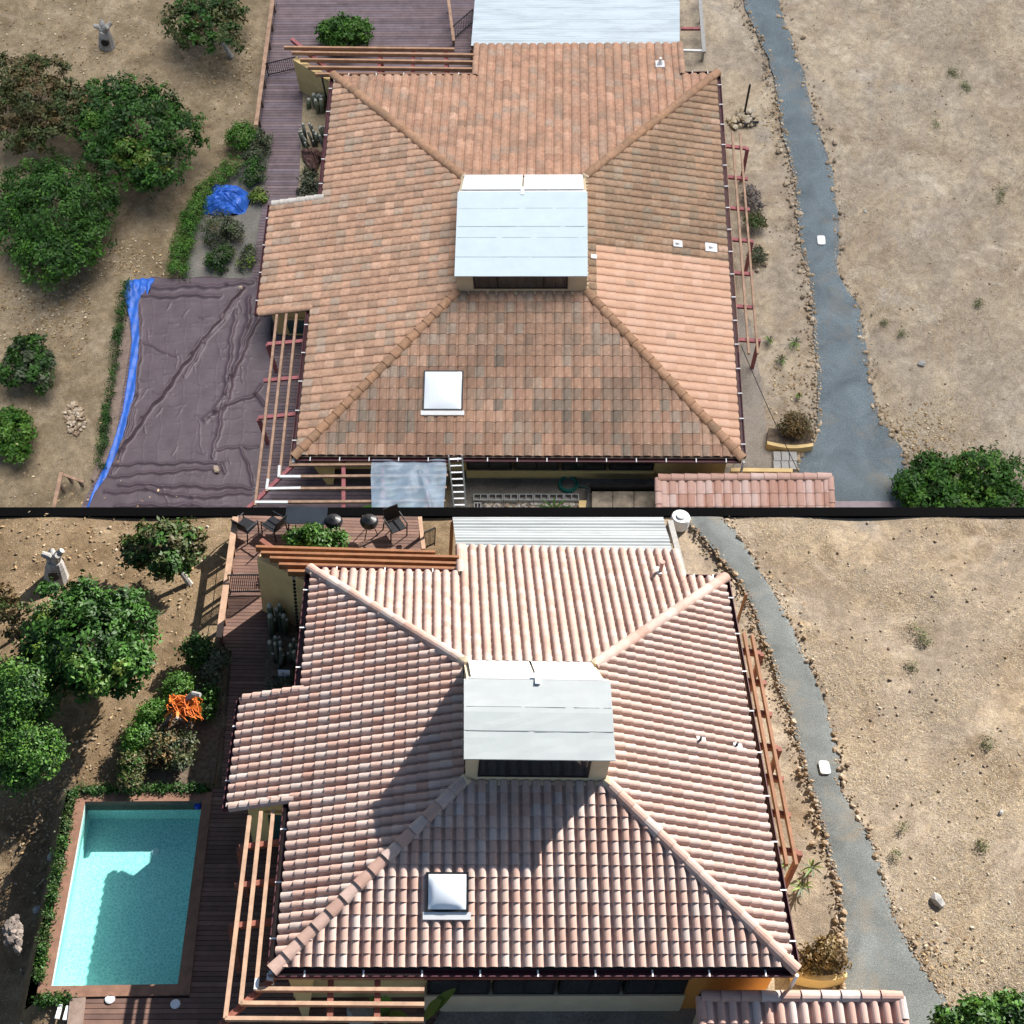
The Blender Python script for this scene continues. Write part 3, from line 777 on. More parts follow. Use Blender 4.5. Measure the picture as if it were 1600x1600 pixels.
    m.add([(bw0, ins + .26, zt - .01), (bw1, ins + .26, zt - .01), (bw1, yb, zt - .01), (bw0, yb, zt - .01), ((bw0 * .6 + bw1 * .4), ins + .26, 0), ((bw0 * .4 + bw1 * .6), ins + .26, 0), ((bw0 * .4 + bw1 * .6), yb, 0), ((bw0 * .6 + bw1 * .4), yb, 0)],
          [(0, 3, 2, 1), (4, 5, 6, 7), (0, 1, 5, 4), (1, 2, 6, 5), (2, 3, 7, 6), (3, 0, 4, 7)])
    put(S, 'buttress', m, M_YELLOW, H)
    # gutters with brackets
    def gutter(a, b, out):
        a = Vector(a); b = Vector(b); o = Vector(out); m = MB(); d = (b - a).normalized()
        m.add([a + o * .01, b + o * .01, b + o * .13, a + o * .13, a + o * .01 + Vector((0, 0, -.11)), b + o * .01 + Vector((0, 0, -.11)), b + o * .13 + Vector((0, 0, -.11)), a + o * .13 + Vector((0, 0, -.11))],
              [(4, 7, 6, 5), (0, 4, 5, 1), (3, 2, 6, 7), (0, 3, 7, 4), (1, 5, 6, 2)])
        m.beam(a + o * .135 + Vector((0, 0, -.012)), b + o * .135 + Vector((0, 0, -.012)), .022, .03)
        g = put(S, 'gutter', m, M_MAROON, H); n = max(2, int((b - a).length / (1.0 if oldp else 1.2)))
        for i in range(n):
            p = a.lerp(b, (i + .5) / n)
            put(S, 'bracket', MB().beam(p + o * .0 + Vector((0, 0, .004)), p + o * .15 + Vector((0, 0, .004)), .035, .012), M_WHITE, g)
    ze = zr - .02
    gutter((-.02, -.05, ze), (W + .02, -.05, ze), (0, -1, 0))
    gutter((-.05, 0, ze), (-.05, ly0 - .1, ze), (-1, 0, 0)); gutter((-.05, ly1 + .1, ze), (-.05, D, ze), (-1, 0, 0))
    zl = zr + lx * zc / x0 - .02; gutter((lx - .05, ly0, zl), (lx - .05, ly1, zl), (-1, 0, 0))
    gutter((W + .05, 0, ze), (W + .05, D, ze), (1, 0, 0))
    gutter((0, D + .05, ze), (rx0 - .1, D + .05, ze), (0, 1, 0)); gutter((rx1 + .1, D + .05, ze), (W, D + .05, ze), (0, 1, 0))
    put(S, 'downpipe', MB().tube([(W + .12, -.12, ze - .1), (W + .12, -.12, .05)], .045, 8), M_WHITE, H)
    put(S, 'downpipe', MB().box(-.2, -.06, -.2, -.06, ze - .42, ze - .115), M_WHITE, H)
    # clerestory box on top
    zb = zr + zc - .05
    if oldp: zf, zrg, yrg = zr + 2.2, zr + 2.42, y1 - 1.85
    else: zf, zrg, yrg = zr + 2.415, zr + 2.67, y1 - 1.52
    m = MB()
    ym = y0 + (yrg - y0) * .55; zm = zf + (zrg - zf) * (.62 if oldp else .72)
    prof = [(y0, zb), (y0, zf), (ym, zm), (yrg, zrg), (y1, zr + zc - .02), (y1, zb)]
    n = len(prof)
    m.add([(x0, y, z - .06 if z > zb + .4 else z) for y, z in prof] + [(x1, y, z - .06 if z > zb + .4 else z) for y, z in prof],
          [tuple(range(n)), tuple(range(2 * n - 1, n - 1, -1))] + [(i, n + i, n + (i + 1) % n, (i + 1) % n) for i in range(n)])
    C = put(S, 'clerestory', m, M_CREAM, H)
    # membrane: lapped sheets
    ov = .02 if oldp else .08; seams = [0, .22, .45, .58, .8, 1.0] if oldp else [0, .34, .64, 1.0]
    def pr(t):
        y = (y0 - .16) + (yrg - y0 + .16) * t
        if y < ym: z = zf + (zm - zf) * (y - y0) / (ym - y0)
        else: z = zm + (zrg - zm) * (y - ym) / (yrg - ym)
        return y, z
    for i in range(len(seams) - 1):
        m = MB(); ks = [seams[i] + (seams[i + 1] - seams[i]) * q / 4 for q in range(5)]
        row = [pr(t) for t in ks]; lo_ = -.008 * i
        NX = 9
        vs = []; fs = []
        for (y, z) in row:
            for q in range(NX):
                x = x0 - ov + (x1 - x0 + 2 * ov) * q / (NX - 1)
                vs.append((x, y + (.012 if i else 0), z + .02 + lo_ * 0 + .004 * (i % 2) + rnd.uniform(-.004, .004)))
        nv = len(vs); vs += [(a, b, c - .03) for a, b, c in vs]
        for r_ in range(4):
            for q in range(NX - 1):
                k = r_ * NX + q; fs += [(k, k + 1, k + NX + 1, k + NX)]
        edge = [q for q in range(NX)] + [r_ * NX + NX - 1 for r_ in range(1, 5)] + [4 * NX + q for q in range(NX - 2, -1, -1)] + [r_ * NX for r_ in range(3, 0, -1)]
        for q in range(len(edge)): a, b = edge[q], edge[(q + 1) % len(edge)]; fs.append((a, nv + a, nv + b, b))
        m.add(vs, fs); put(S, 'roof_membrane', m, M_MEMB[S], C)
        if i:
            y, z = row[0]; m = MB(); q0 = x0 - ov + .05
            while q0 < x1 + ov - .1:
                q1 = min(x1 + ov - .02, q0 + rnd.uniform(.5, 1.6)); wd = rnd.uniform(.004, .011)
                m.beam((q0, y + rnd.uniform(-.004, .004), z + .026), (q1, y + rnd.uniform(-.004, .004), z + .026), wd, .008); q0 = q1 + rnd.uniform(.02, .25)
            put(S, 'seam_sealant', m, M_SEAM, C, kind='stuff')
    # ridge skylight: two white panels on a frame
    ya, za = y1 + .04, zr + zc + .07; yb_, zb_ = yrg + .16, zrg + (-.03 if oldp else -.12)
    for i in range(2):
        xa_ = x0 + .10 + i * (x1 - x0 - .2) / 2 + (.03 if i else 0); xb2 = x0 + .10 + (i + 1) * (x1 - x0 - .2) / 2 - (0 if i else .03)
        put(S, 'ridge_panel', MB().hexa([(xa_, ya, za - .04), (xb2, ya, za - .04), (xb2, yb_, zb_ - .04), (xa_, yb_, zb_ - .04), (xa_, ya, za), (xb2, ya, za), (xb2, yb_, zb_), (xa_, yb_, zb_)][::1]), M_PANEL, C)
    xm = (x0 + x1) / 2
    put(S, 'ridge_bracket', MB().box(xm - .06, xm + .06, yrg - .12, yb_ + .06, zrg - .1, zrg + .05), M_ALU, C)
    put(S, 'ridge_frame', MB().beam((x0 + .02, yrg + .10, zrg - .1), (x1 - .02, yrg + .10, zrg - .1), .05, .09), M_ALU, C)
    # window in the front wall: three lights
    a, b = (740, 886) if oldp else (751, 923)
    za_, zb2 = zb + .28, zf - .17
    wx0 = P(S, a, 440 if oldp else 1190, zf - .2).x; wx1 = P(S, b, 440 if oldp else 1190, zf - .2).x
    fr = MB(); yw = y0 - .035
    q1, q2 = wx0 + (wx1 - wx0) * .25, wx0 + (wx1 - wx0) * .75
    for q in (wx0, q1, q2, wx1): fr.box(q - .03, q + .03, yw, y0 + .01, za_, zb2)
    for (u0, u1) in ((wx0, q1), (q1, q2), (q2, wx1)):
        fr.box(u0 + .031, u1 - .031, yw + .003, y0 + .01, za_, za_ + .05); fr.box(u0 + .031, u1 - .031, yw + .003, y0 + .01, zb2 - .05, zb2)
    put(S, 'window_frame', fr, M_BLACK, C)
    for (u0, u1) in ((wx0, q1), (q1, q2), (q2, wx1)): put(S, 'pane', MB().box(u0 + .031, u1 - .031, y0 - .02, y0 - .004, za_ + .051, zb2 - .051), M_GLASS, C)
    # mortar flashing round its foot
    m = MB()
    for i in range(34):
        t = i / 33; m.rock((x0 + (x1 - x0) * t, y0 - .05, zb + .06), rnd.uniform(.05, .085), None, .6)
        if oldp or i % 2: m.rock((x1 + .04, y0 + (y1 - y0) * t, zb + .10), rnd.uniform(.04, .07), None, .6); m.rock((x0 - .04, y0 + (y1 - y0) * t, zb + .08), rnd.uniform(.035, .06), None, .6)
    for cx, cy in ((x0, y0), (x1, y0), (x0, y1), (x1, y1)): m.rock((cx, cy, zb + .12), .16, None)
    put(S, 'mortar_flashing', m, M_CREAM, C, kind='stuff')
    # skylight on the front slope
    sp = SL['front']
    K = put(S, 'skylight', MB().hexa([sp.at(ska[0], skb[0] + .1, 0), sp.at(ska[1], skb[0] + .1, 0), sp.at(ska[1], skb[1], 0), sp.at(ska[0], skb[1], 0),
                                      sp.at(ska[0], skb[0] + .1, .19), sp.at(ska[1], skb[0] + .1, .19), sp.at(ska[1], skb[1], .19), sp.at(ska[0], skb[1], .19)]), M_BLACK, H)
    m = MB(); n = 12; g0, g1, h0, h1 = ska[0] + .05, ska[1] - .05, skb[0] + .15, skb[1] - .05
    for j in range(n + 1):
        for i in range(n + 1):
            s_, t_ = i / n, j / n; hh = .192 + .12 * (math.sin(math.pi * s_) * math.sin(math.pi * t_)) ** .55
            m.v.append(tuple(sp.at(g0 + (g1 - g0) * s_, h0 + (h1 - h0) * t_, hh)))
    for j in range(n):
        for i in range(n): m.f.append((j * (n + 1) + i, j * (n + 1) + i + 1, (j + 1) * (n + 1) + i + 1, (j + 1) * (n + 1) + i)); m.c.append(None)
    put(S, 'dome', m, M_ACRYL, K, smooth=True)
    put(S, 'flashing', MB().hexa([sp.at(ska[0] - .06, skb[0] - .06, .0), sp.at(ska[1] + .06, skb[0] - .06, .0), sp.at(ska[1] + .06, skb[0] + .097, .0), sp.at(ska[0] - .06, skb[0] + .097, .0),
                                  sp.at(ska[0] - .06, skb[0] - .06, .15), sp.at(ska[1] + .06, skb[0] - .06, .15), sp.at(ska[1] + .06, skb[0] + .097, .165), sp.at(ska[0] - .06, skb[0] + .097, .165)]), M_WHITE, K)
    # vent pipes
    def on(sn, px):
        sp = SL[sn]; h = .3
        for _ in range(40):
            p = P(S, px[0], px[1], zr + h)
            h = ((W - p.x) * zc / (W - x1)) if sn == 'right' else ((D - p.y) * zc / (D - y1))
        return p
    vents = [('rear', (1031, 103), .16, .42, 'w'), ('right', (1058, 383), .13, .2, 'w'), ('right', (1110, 389), .17, .2, 'w'), ('right', (927, 403), .08, .12, 'w')] if oldp else \
            [('rear', (1031, 896), .14, .46, 'p'), ('right', (1093, 1160), .09, .22, 'b'), ('right', (1150, 1168), .09, .22, 'b')]
    for sn, px, r, hgt, k in vents:
        p = on(sn, px); sp = SL[sn]; m = MB()
        m.tube([p, p + Vector((0, 0, hgt))], .055 if k != 'b' else .035, 10)
        if k != 'b': m.tube([p + Vector((-.10, 0, hgt * .45)), p + Vector((.10, 0, hgt * .45))], .04, 8) if oldp else m.tube([p + Vector((0, 0, hgt)), p + Vector((0, 0, hgt + .04))], .075, 10)
        v = put(S, 'vent_pipe', m, {'w': M_WHITE, 'p': M_PINK, 'b': M_BLACK}[k], H, smooth=False)
        m = MB(); da, db = sp.u, sp.v
        q = [p + da * (r * 1.1 * s1) + db * (r * 1.3 * s2) for s1, s2 in ((-1, -1), (1, -1), (1, 1), (-1, 1))]
        m.hexa([x + sp.n * .02 for x in q] + [x + sp.n * .105 for x in q]); put(S, 'flashing', m, M_WHITE, v)
    return H
def shade_arc(me):
    n = len(me.polygons); ar = np.zeros(n); me.polygons.foreach_get('area', ar)
    me.polygons.foreach_set('use_smooth', [False] * n)
def cap(S, parent, a, b, r, col, mat, name):
    m = MB(); d = (b - a).normalized(); s = d.cross(Vector((0, 0, 1))).normalized(); u = s.cross(d); n = 7
    for k, (p, q) in enumerate(((a, r * 1.06), (b, r * .94))):
        for j in range(n + 1):
            t = math.pi * j / n; m.v.append(tuple(p + s * math.cos(t) * q + u * (math.sin(t) * q * .85 + (.02 if k == 0 else -.005))))
    for j in range(n + 1):
        t = math.pi * j / n; q = r * .86; m.v.append(tuple(a + s * math.cos(t) * q + u * (math.sin(t) * q * .85 + .015)))
    o = n + 1
    for j in range(n): m.f.append((j, o + j, o + j + 1, j + 1)); m.f.append((2 * o + j, j, j + 1, 2 * o + j + 1)); m.c += [col, col]
    m.f.append(tuple(range(2 * o, 3 * o))); m.c.append((.03, .025, .02))
    return put(S, name, m, mat, parent)
PALQ = {U: [tuple(x * k for x in c) for c in PAL_OLD + [(.245, .19, .145)] for k in (.66, .84, 1.0)], L: [tuple(x * k for x in c) for c in PAL_NEW for k in (.93, 1.06)]}
M_SEAM = simple('grey_sealant', (.30, .325, .325), .7, .2, 6)
M_PANEL = simple('white_polycarbonate', (.82, .83, .83), 0.3, 0.03, 2)
M_ACRYL = simple('white_acrylic', (.72, .76, .80), 0.12, 0.03, 1, spec=0.7)
M_PINK = simple('pink_primer', (.42, .26, .22), 0.7, 0.1, 5)
house(U); house(L)
# ------------------------------------------------------------------ diagonal garden wall, rain chain
for S, top, foot in ((U, (460, 90), (481, 129)), (L, (405, 868), (419, 934))):
    a = P(S, top[0], top[1], S.he - .25); b = Vector((.45, S.D - .3, 0)); d = Vector((b.x - a.x, b.y - a.y, 0)).normalized(); s = Vector((-d.y, d.x, 0)) * .11
    a0 = Vector((a.x, a.y, 0)); zt = S.he - .27; m = MB()
    m.hexa([a0 - s, b - s, b + s, a0 + s] + [p + Vector((0, 0, zt)) for p in (a0 - s, b - s, b + s, a0 + s)])
    solo(S, 'garden_wall', m, M_YELLOW, 'yellow stucco wall angling out under the %s pergola beams' % ('faded' if S is U else 'dark stained'), 'wall', a0)
    ch = (P(S, 503, 120, S.he - .05), .0) if S is U else (P(S, 459, 902, S.he - .05), .0)
    p = ch[0]; n = 16; T = thing(S, 'rain_chain', 'dark rain chain of small cups hanging at the corner of the %s roof' % ('weathered' if S is U else 'new pink'), 'rain chain', (p.x, p.y, 0))
    for i in range(n):
        z = p.z - (p.z - .15) * i / n
        put(S, 'cup', MB().tube([(p.x, p.y, z), (p.x, p.y, z - .05), (p.x, p.y, z - .075)], [.05, .035, .012], 6), M_BLACK, T)
    put(S, 'link', MB().tube([(p.x, p.y, p.z), (p.x, p.y, .1)], .008, 5), M_BLACK, T)

# ------------------------------------------------------------------ pergolas
def pergola(S, label, rails, crosses, z, mr, mcx, rw=.10, rh=.12, group=None, white=(), posts=(), crw=.13):
    o = P(S, *rails[0][0], z); T = thing(S, 'pergola', label, 'pergola', (o.x, o.y, 0), group)
    for a, b in rails: put(S, 'rail', MB().beam(P(S, *a, z), P(S, *b, z), rw, rh), mr, T)
    for a, b in crosses: put(S, 'crossbeam', MB().beam(P(S, *a, z - rh), P(S, *b, z - rh), crw, rh * .96), mcx, T)
    for a, b in white: put(S, 'painted_end', MB().beam(P(S, *a, z + .003), P(S, *b, z + .003), rw * 1.06, rh * 1.03), M_WHITE, T)
    for q in posts:
        p = P(S, *q, z - 1.5 * rh); put(S, 'post', MB().box(p.x - .06, p.x + .06, p.y - .06, p.y + .06, 0, p.z), mcx, T)
    return T
gp = 'pergolas around the two houses'
pergola(U, 'long tan rail pergola along the right eave of the weathered roof', [((1131, 207), (1154, 552)), ((1144, 206), (1170, 553)), ((1156, 207), (1184, 553))],
        [((1130, y), (1166 + (y - 229) * .055, y + 4)) for y in (228, 276, 324, 373, 425, 477, 529)], U.he - .1, M_RAIL[U], M_RED[U], .075, .10, gp, (), [(1168, 232), (1186, 531), (1175, 377)])
pergola(L, 'long amber rail pergola along the right eave of the new pink roof', [((1149, 989), (1217, 1351)), ((1162, 990), (1229, 1352)), ((1175, 994), (1244, 1353))],
        [((1155 + (y - 1017) * .19, y), (1188 + (y - 1017) * .185, y + 5)) for y in (1017, 1064, 1113, 1165, 1214, 1270, 1328)], L.he - .1, M_AMBER[L], M_RED[L], .075, .15, gp, (), [(1190, 1022), (1250, 1333), (1218, 1170)])
pergola(U, 'tan rail pergola wrapping the front left corner of the weathered roof', [((433, 492), (399, 790)), ((448, 489), (417, 768)), ((464, 488), (437, 746)), ((481, 500), (454, 727)),
        ((452, 727), (700, 725)), ((437, 745), (700, 743)), ((418, 764), (698, 762)), ((399, 785), (696, 783))],
        [((418, 538), (474, 533)), ((412, 595), (469, 590)), ((404, 653), (463, 647)), ((463, 722), (380, 802)), ((537, 720), (537, 806)), ((598, 720), (599, 806)), ((668, 720), (668, 806))],
        U.he - .12, M_RAIL[U], M_RED[U], .085, .10, gp, [((436, 746), (437, 728)), ((417, 765), (419, 749)), ((437, 745), (470, 745)), ((418, 764), (470, 763)), ((399, 785), (450, 785))], [(418, 539), (404, 655), (390, 792)])
pergola(L, 'tan rail pergola wrapping the front left corner of the new pink roof', [((390, 1276), (352, 1592)), ((408, 1269), (376, 1570)), ((427, 1267), (400, 1546)), ((445, 1264), (422, 1526)),
        ((420, 1526), (663, 1526)), ((400, 1546), (663, 1547)), ((376, 1568), (663, 1570)), ((352, 1592), (662, 1594))],
        [((374, 1325), (440, 1316)), ((367, 1385), (434, 1377)), ((360, 1448), (430, 1440)), ((432, 1524), (345, 1602)), ((517, 1522), (515, 1620)), ((590, 1522), (589, 1620))],
        L.he - .12, M_RAIL[L], M_RED[L], .085, .11, gp, [((423, 1524), (425, 1508)), ((400, 1547), (402, 1530))], [(374, 1327), (361, 1449), (352, 1596)])
pergola(U, 'pergola of amber beams above the rear deck, left of the weathered rear wing', [((444, 75), (710, 78)), ((456, 83), (742, 87)), ((469, 94), (742, 98)), ((481, 106), (742, 109)), ((493, 117), (744, 117))],
        [((456, 62), (524, 118)), ((594, 76), (592, 119)), ((646, 77), (645, 119)), ((697, 77), (697, 119))], U.he - .05, M_AMBER[U], M_RED[U], .08, .17, gp, (), [(594, 80), (697, 80)])
pergola(L, 'pergola of dark orange beams above the rear deck, left of the new rear wing', [((400, 857), (680, 865)), ((408, 866), (717, 873)), ((422, 874), (717, 883)), ((436, 884), (717, 891)), ((450, 895), (717, 899))],
        [((408, 846), (486, 901)), ((555, 862), (553, 898)), ((612, 863), (611, 898)), ((668, 864), (668, 898))], L.he - .05, M_AMBER[L], M_RED[L], .08, .20, gp, (), [(555, 866), (668, 868)])

# ------------------------------------------------------------------ corrugated patio roofs and the frames beside them
def metal_mat(name, c):
    m, nt, p = nmat(name); v = coords(nt, (.35, 3.2, 1)); v2 = coords(nt)
    f = ramp(nt, noise(nt, v, 1.6, 7, .72), [(.46, 0.0), (.74, .75)])
    sp_ = ramp(nt, noise(nt, v2, 13, 4, .7), [(.64, 0.0), (.72, .6)])
    col = mix(nt, f, c, tuple(x * .52 for x in c)); col = mix(nt, sp_, col, tuple(x * .6 for x in c))
    nt.links.new(col, p.inputs['Base Color']); p.inputs['Roughness'].default_value = .55; return m
for S, q, z, lab, c in ((U, [(743, -14), (1062, -14), (1062, 72), (736, 71)], 1.15, 'pale blue corrugated patio roof behind the weathered rear wing', (.50, .57, .60)),
                        (L, [(707, 808), (1036, 808), (1052, 864), (714, 862)], 1.7, 'pale grey corrugated patio roof behind the new rear wing', (.31, .335, .335))):
    pp = [P(S, x, y, z) for x, y in q]; T = thing(S, 'patio_roof', lab, 'patio roof', (pp[3].x, pp[3].y, 0)); m = MB(); n = 150
    for i in range(n + 1):
        t = i / n; a = pp[0].lerp(pp[3], t); b = pp[1].lerp(pp[2], t); d = (pp[3] - pp[0]).length * t
        zz = .006 * math.sin(d * 2 * math.pi / .11) + .018 * math.sin(d * 2 * math.pi / .62)
        m.v += [(a.x, a.y, a.z + zz), (b.x, b.y, b.z + zz), (a.x, a.y, a.z + zz - .01), (b.x, b.y, b.z + zz - .01)]
    for i in range(n):
        k = 4 * i; m.f += [(k + 4, k + 5, k + 1, k), (k + 2, k + 3, k + 7, k + 6)]; m.c += [None, None]
    put(S, 'roof_sheet', m, metal_mat('corrugated_' + S.tag, c), T)
    for k in (0, 3):
        e = MB().beam(pp[k] + Vector((0, .06 if k == 3 else -.02, -.14)), pp[1 if k == 0 else 2] + Vector((0, .06 if k == 3 else -.02, -.14)), .08, .14); put(S, 'beam', e, M_TIMBER[S], T)
    for p in pp: put(S, 'post', MB().box(p.x - .05, p.x + .05, p.y - .05, p.y + .05, 0, z - .2), M_TIMBER[S], T)
T = thing(U, 'side_frame', 'grey timber frame with pink rail beside the pale blue patio roof', 'frame', P(U, 1097, 60))
for a, b, w, mt in (((1093, -12), (1100, 82), .16, M_CMU), ((1064, 45), (1098, 45), .12, M_RED[U]), ((1064, 79), (1102, 80), .09, M_WHITE)):
    put(U, 'rail', MB().beam(P(U, *a, .55), P(U, *b, .55 if mt is M_CMU else .5), w, .1), mt, T)
for q in ((1099, 80), (1096, 20)):
    p = P(U, *q, .5); put(U, 'post', MB().box(p.x - .05, p.x + .05, p.y - .05, p.y + .05, 0, .49), M_CMU, T)
T = thing(L, 'side_frame', 'grey timber board leaning along the side of the pale grey patio roof', 'frame', P(L, 1062, 870))
put(L, 'rail', MB().beam(P(L, 1047, 815, .5), P(L, 1070, 906, .5), .17, .12), M_CMU, T)
for q in ((1051, 830), (1068, 898)):
    p = P(L, *q, .45); put(L, 'post', MB().box(p.x - .05, p.x + .05, p.y - .05, p.y + .05, 0, .43), M_CMU, T)
p = P(L, 1061, 820); T = thing(L, 'water_tank', 'squat white water tank beside the grey path bend', 'water tank', p)
r = 15 * mpp(L, 1061, 812); put(L, 'body', MB().tube([p, p + Vector((0, 0, .34)), p + Vector((0, 0, .40))], [r, r, r * .9], 24), M_WHITE, T)
put(L, 'lid', MB().tube([p + Vector((0, 0, .401)), p + Vector((0, 0, .45))], [r * .5, r * .45], 18), M_WHITE, T)

# ------------------------------------------------------------------ deck railings and gates
def railing(S, label, a, b, h, posts, wdt=.15, mesh=None):
    o = P(S, *a, h); T = thing(S, 'deck_railing', label, 'railing', (o.x, o.y, .1), 'deck railings')
    A, B = P(S, *a, h), P(S, *b, h); put(S, 'top_rail', MB().beam(A, B, wdt, .05), M_RAIL[S], T)
    for i in range(posts):
        p = A.lerp(B, (i + .5) / posts); put(S, 'post', MB().box(p.x - .045, p.x + .045, p.y - .045, p.y + .045, .05, h - .027), M_TIMBER[S], T)
    for z in (.35, .6):
        if mesh: put(S, 'wire', MB().beam(A - Vector((0, 0, z)), B - Vector((0, 0, z)), .012, .012), M_BLACK, T)
railing(U, 'long tan railing along the left edge of the mauve deck', (428, -14), (400, 196), .75, 7, .16, True)
railing(U, 'short tan railing at the back of the mauve deck beside the patio roof', (699, -14), (709, 64), .8, 3, .12)
railing(U, 'low tan railing at the bottom left of the tarped pool deck', (96, 738), (80, 812), .6, 2, .14)
railing(U, 'short brown railing stub joining the tarp corner', (98, 741), (131, 753), .55, 2, .1)
railing(L, 'long tan railing along the left edge of the brown deck', (368, 808), (342, 996), .75, 7, .17, True)
railing(L, 'short tan railing at the back of the brown deck beside the patio roof', (656, 808), (662, 858), .7, 2, .12)
def gate(S, label, a, b, h, n, diag=0.0):
    A, B = P(S, *a, .1), P(S, *b, .1); T = thing(S, 'metal_gate', label, 'gate', A, 'black metal gates'); up = Vector((0, 0, h))
    m = MB()
    for q, r_ in ((A + up, B + up), (A + up * .12, B + up * .12), (A, A + up), (B, B + up)): m.beam(q, r_, .035, .035)
    put(S, 'frame', m, M_BLACK, T)
    for i in range(1, n):
        q = A.lerp(B, i / n); put(S, 'bar', MB().beam(q + up * .14, q + up * .98, .018, .018), M_BLACK, T)
gate(U, 'black barred gate across the mauve deck', (420, 119), (468, 108), .7, 16)
gate(U, 'black barred panel beside the pale blue patio roof', (710, 62), (740, 36), .75, 12)
gate(L, 'black barred gate across the brown deck', (360, 928), (414, 927), .85, 18)
gate(L, 'black barred panel beside the pale grey patio roof', (662, 860), (679, 852), .8, 8)

# ------------------------------------------------------------------ patio furniture on the lower deck
def chair(S, label, px, rz, z=.1, sc=.9):
    p = P(S, *px, z); T = thing(S, 'patio_chair', label, 'chair', p, 'black patio chairs on the deck'); rm = Matrix.Rotation(rz, 3, 'Z')
    g = lambda x, y, h: p + rm @ Vector((x * sc, y * sc, h * sc))
    def bx(x0, x1, y0, y1, z0, z1): return MB().hexa([g(x0, y0, z0), g(x1, y0, z0), g(x1, y1, z0), g(x0, y1, z0), g(x0, y0, z1), g(x1, y0, z1), g(x1, y1, z1), g(x0, y1, z1)])
    put(S, 'seat', bx(-.27, .27, -.27, .27, .40, .43), M_BLACK, T)
    put(S, 'backrest', MB().hexa([g(-.27, .25, .46), g(.27, .25, .46), g(.27, .28, .46), g(-.27, .28, .46), g(-.27, .40, .95), g(.27, .40, .95), g(.27, .43, .95), g(-.27, .43, .95)]), M_BLACK, T)
    for sx in (-1, 1):
        put(S, 'armrest', MB().tube([g(.30 * sx, -.25, .0), g(.30 * sx, -.25, .62), g(.30 * sx, .33, .64)], .022, 6), M_BLACK, T)
        put(S, 'leg', MB().tube([g(.28 * sx, .30, .42), g(.29 * sx, .36, 0)], .022, 6), M_BLACK, T)
chair(L, 'black patio chair nearest the left railing of the brown deck', (386, 834), 2.6)
chair(L, 'black patio chair between the glass table and the left railing', (428, 832), -2.2)
chair(L, 'black patio chair beside the black kettle grill', (618, 834), .5)
p = P(L, 480, 826, .1); T = thing(L, 'patio_table', 'dark glass patio table at the back edge of the brown deck', 'table', p)
put(L, 'tabletop', MB().box(p.x - .62, p.x + .62, p.y - .35, p.y + .35, p.z + .58, p.z + .60), M_GLASS, T)
for sx in (-1, 1):
    for sy in (-1, 1): put(L, 'leg', MB().tube([p + Vector((.55 * sx, .3 * sy, 0)), p + Vector((.5 * sx, .27 * sy, .58))], .022, 6), M_BLACK, T)
for x, lb in ((522, 'left black kettle grill at the back of the brown deck'), (577, 'right black kettle grill at the back of the brown deck')):
    p = P(L, x, 836, .1); T = thing(L, 'kettle_grill', lb, 'grill', p, 'kettle grills on the deck')
    put(L, 'bowl', MB().tube([p + Vector((0, 0, .42)), p + Vector((0, 0, .5)), p + Vector((0, 0, .62))], [.12, .24, .28], 18), M_BLACK, T)
    put(L, 'lid', MB().tube([p + Vector((0, 0, .622)), p + Vector((0, 0, .72)), p + Vector((0, 0, .80))], [.28, .22, .06], 18), M_BLACK, T)
    for k in range(3): put(L, 'leg', MB().tube([p + Vector((.12 * math.cos(k * 2.1), .12 * math.sin(k * 2.1), .45)), p + Vector((.26 * math.cos(k * 2.1), .26 * math.sin(k * 2.1), 0))], .016, 6), M_BLACK, T)

# ------------------------------------------------------------------ swimming pool (lower terrace)
def water_mat():
    m, nt, p = nmat('pool_water'); nt.nodes.remove(p)
    t = nt.nodes.new('ShaderNodeBsdfTransparent'); t.inputs[0].default_value = (.685, .962, .955, 1)
    g = nt.nodes.new('ShaderNodeBsdfGlossy'); g.inputs['Roughness'].default_value = .04
    fr = nt.nodes.new('ShaderNodeLayerWeight'); pw = nt.nodes.new('ShaderNodeMath'); pw.operation = 'POWER'; pw.inputs[1].default_value = 4.0; ad = nt.nodes.new('ShaderNodeMath'); ad.operation = 'MULTIPLY_ADD'; ad.inputs[1].default_value = .9; ad.inputs[2].default_value = .025; nt.links.new(fr.outputs['Facing'], pw.inputs[0]); nt.links.new(pw.outputs[0], ad.inputs[0])
    x = nt.nodes.new('ShaderNodeMixShader'); bp = nt.nodes.new('ShaderNodeBump'); bp.inputs['Strength'].default_value = .25; bp.inputs['Distance'].default_value = .02
    nt.links.new(noise(nt, coords(nt), 7.0, 3, .6), bp.inputs['Height'])
    for n_ in (g, fr): nt.links.new(bp.outputs[0], n_.inputs['Normal'])
    nt.links.new(ad.outputs[0], x.inputs[0]); nt.links.new(t.outputs[0], x.inputs[1]); nt.links.new(g.outputs[0], x.inputs[2])
    nt.links.new(x.outputs[0], nt.nodes['Material Output'].inputs[0]); return m
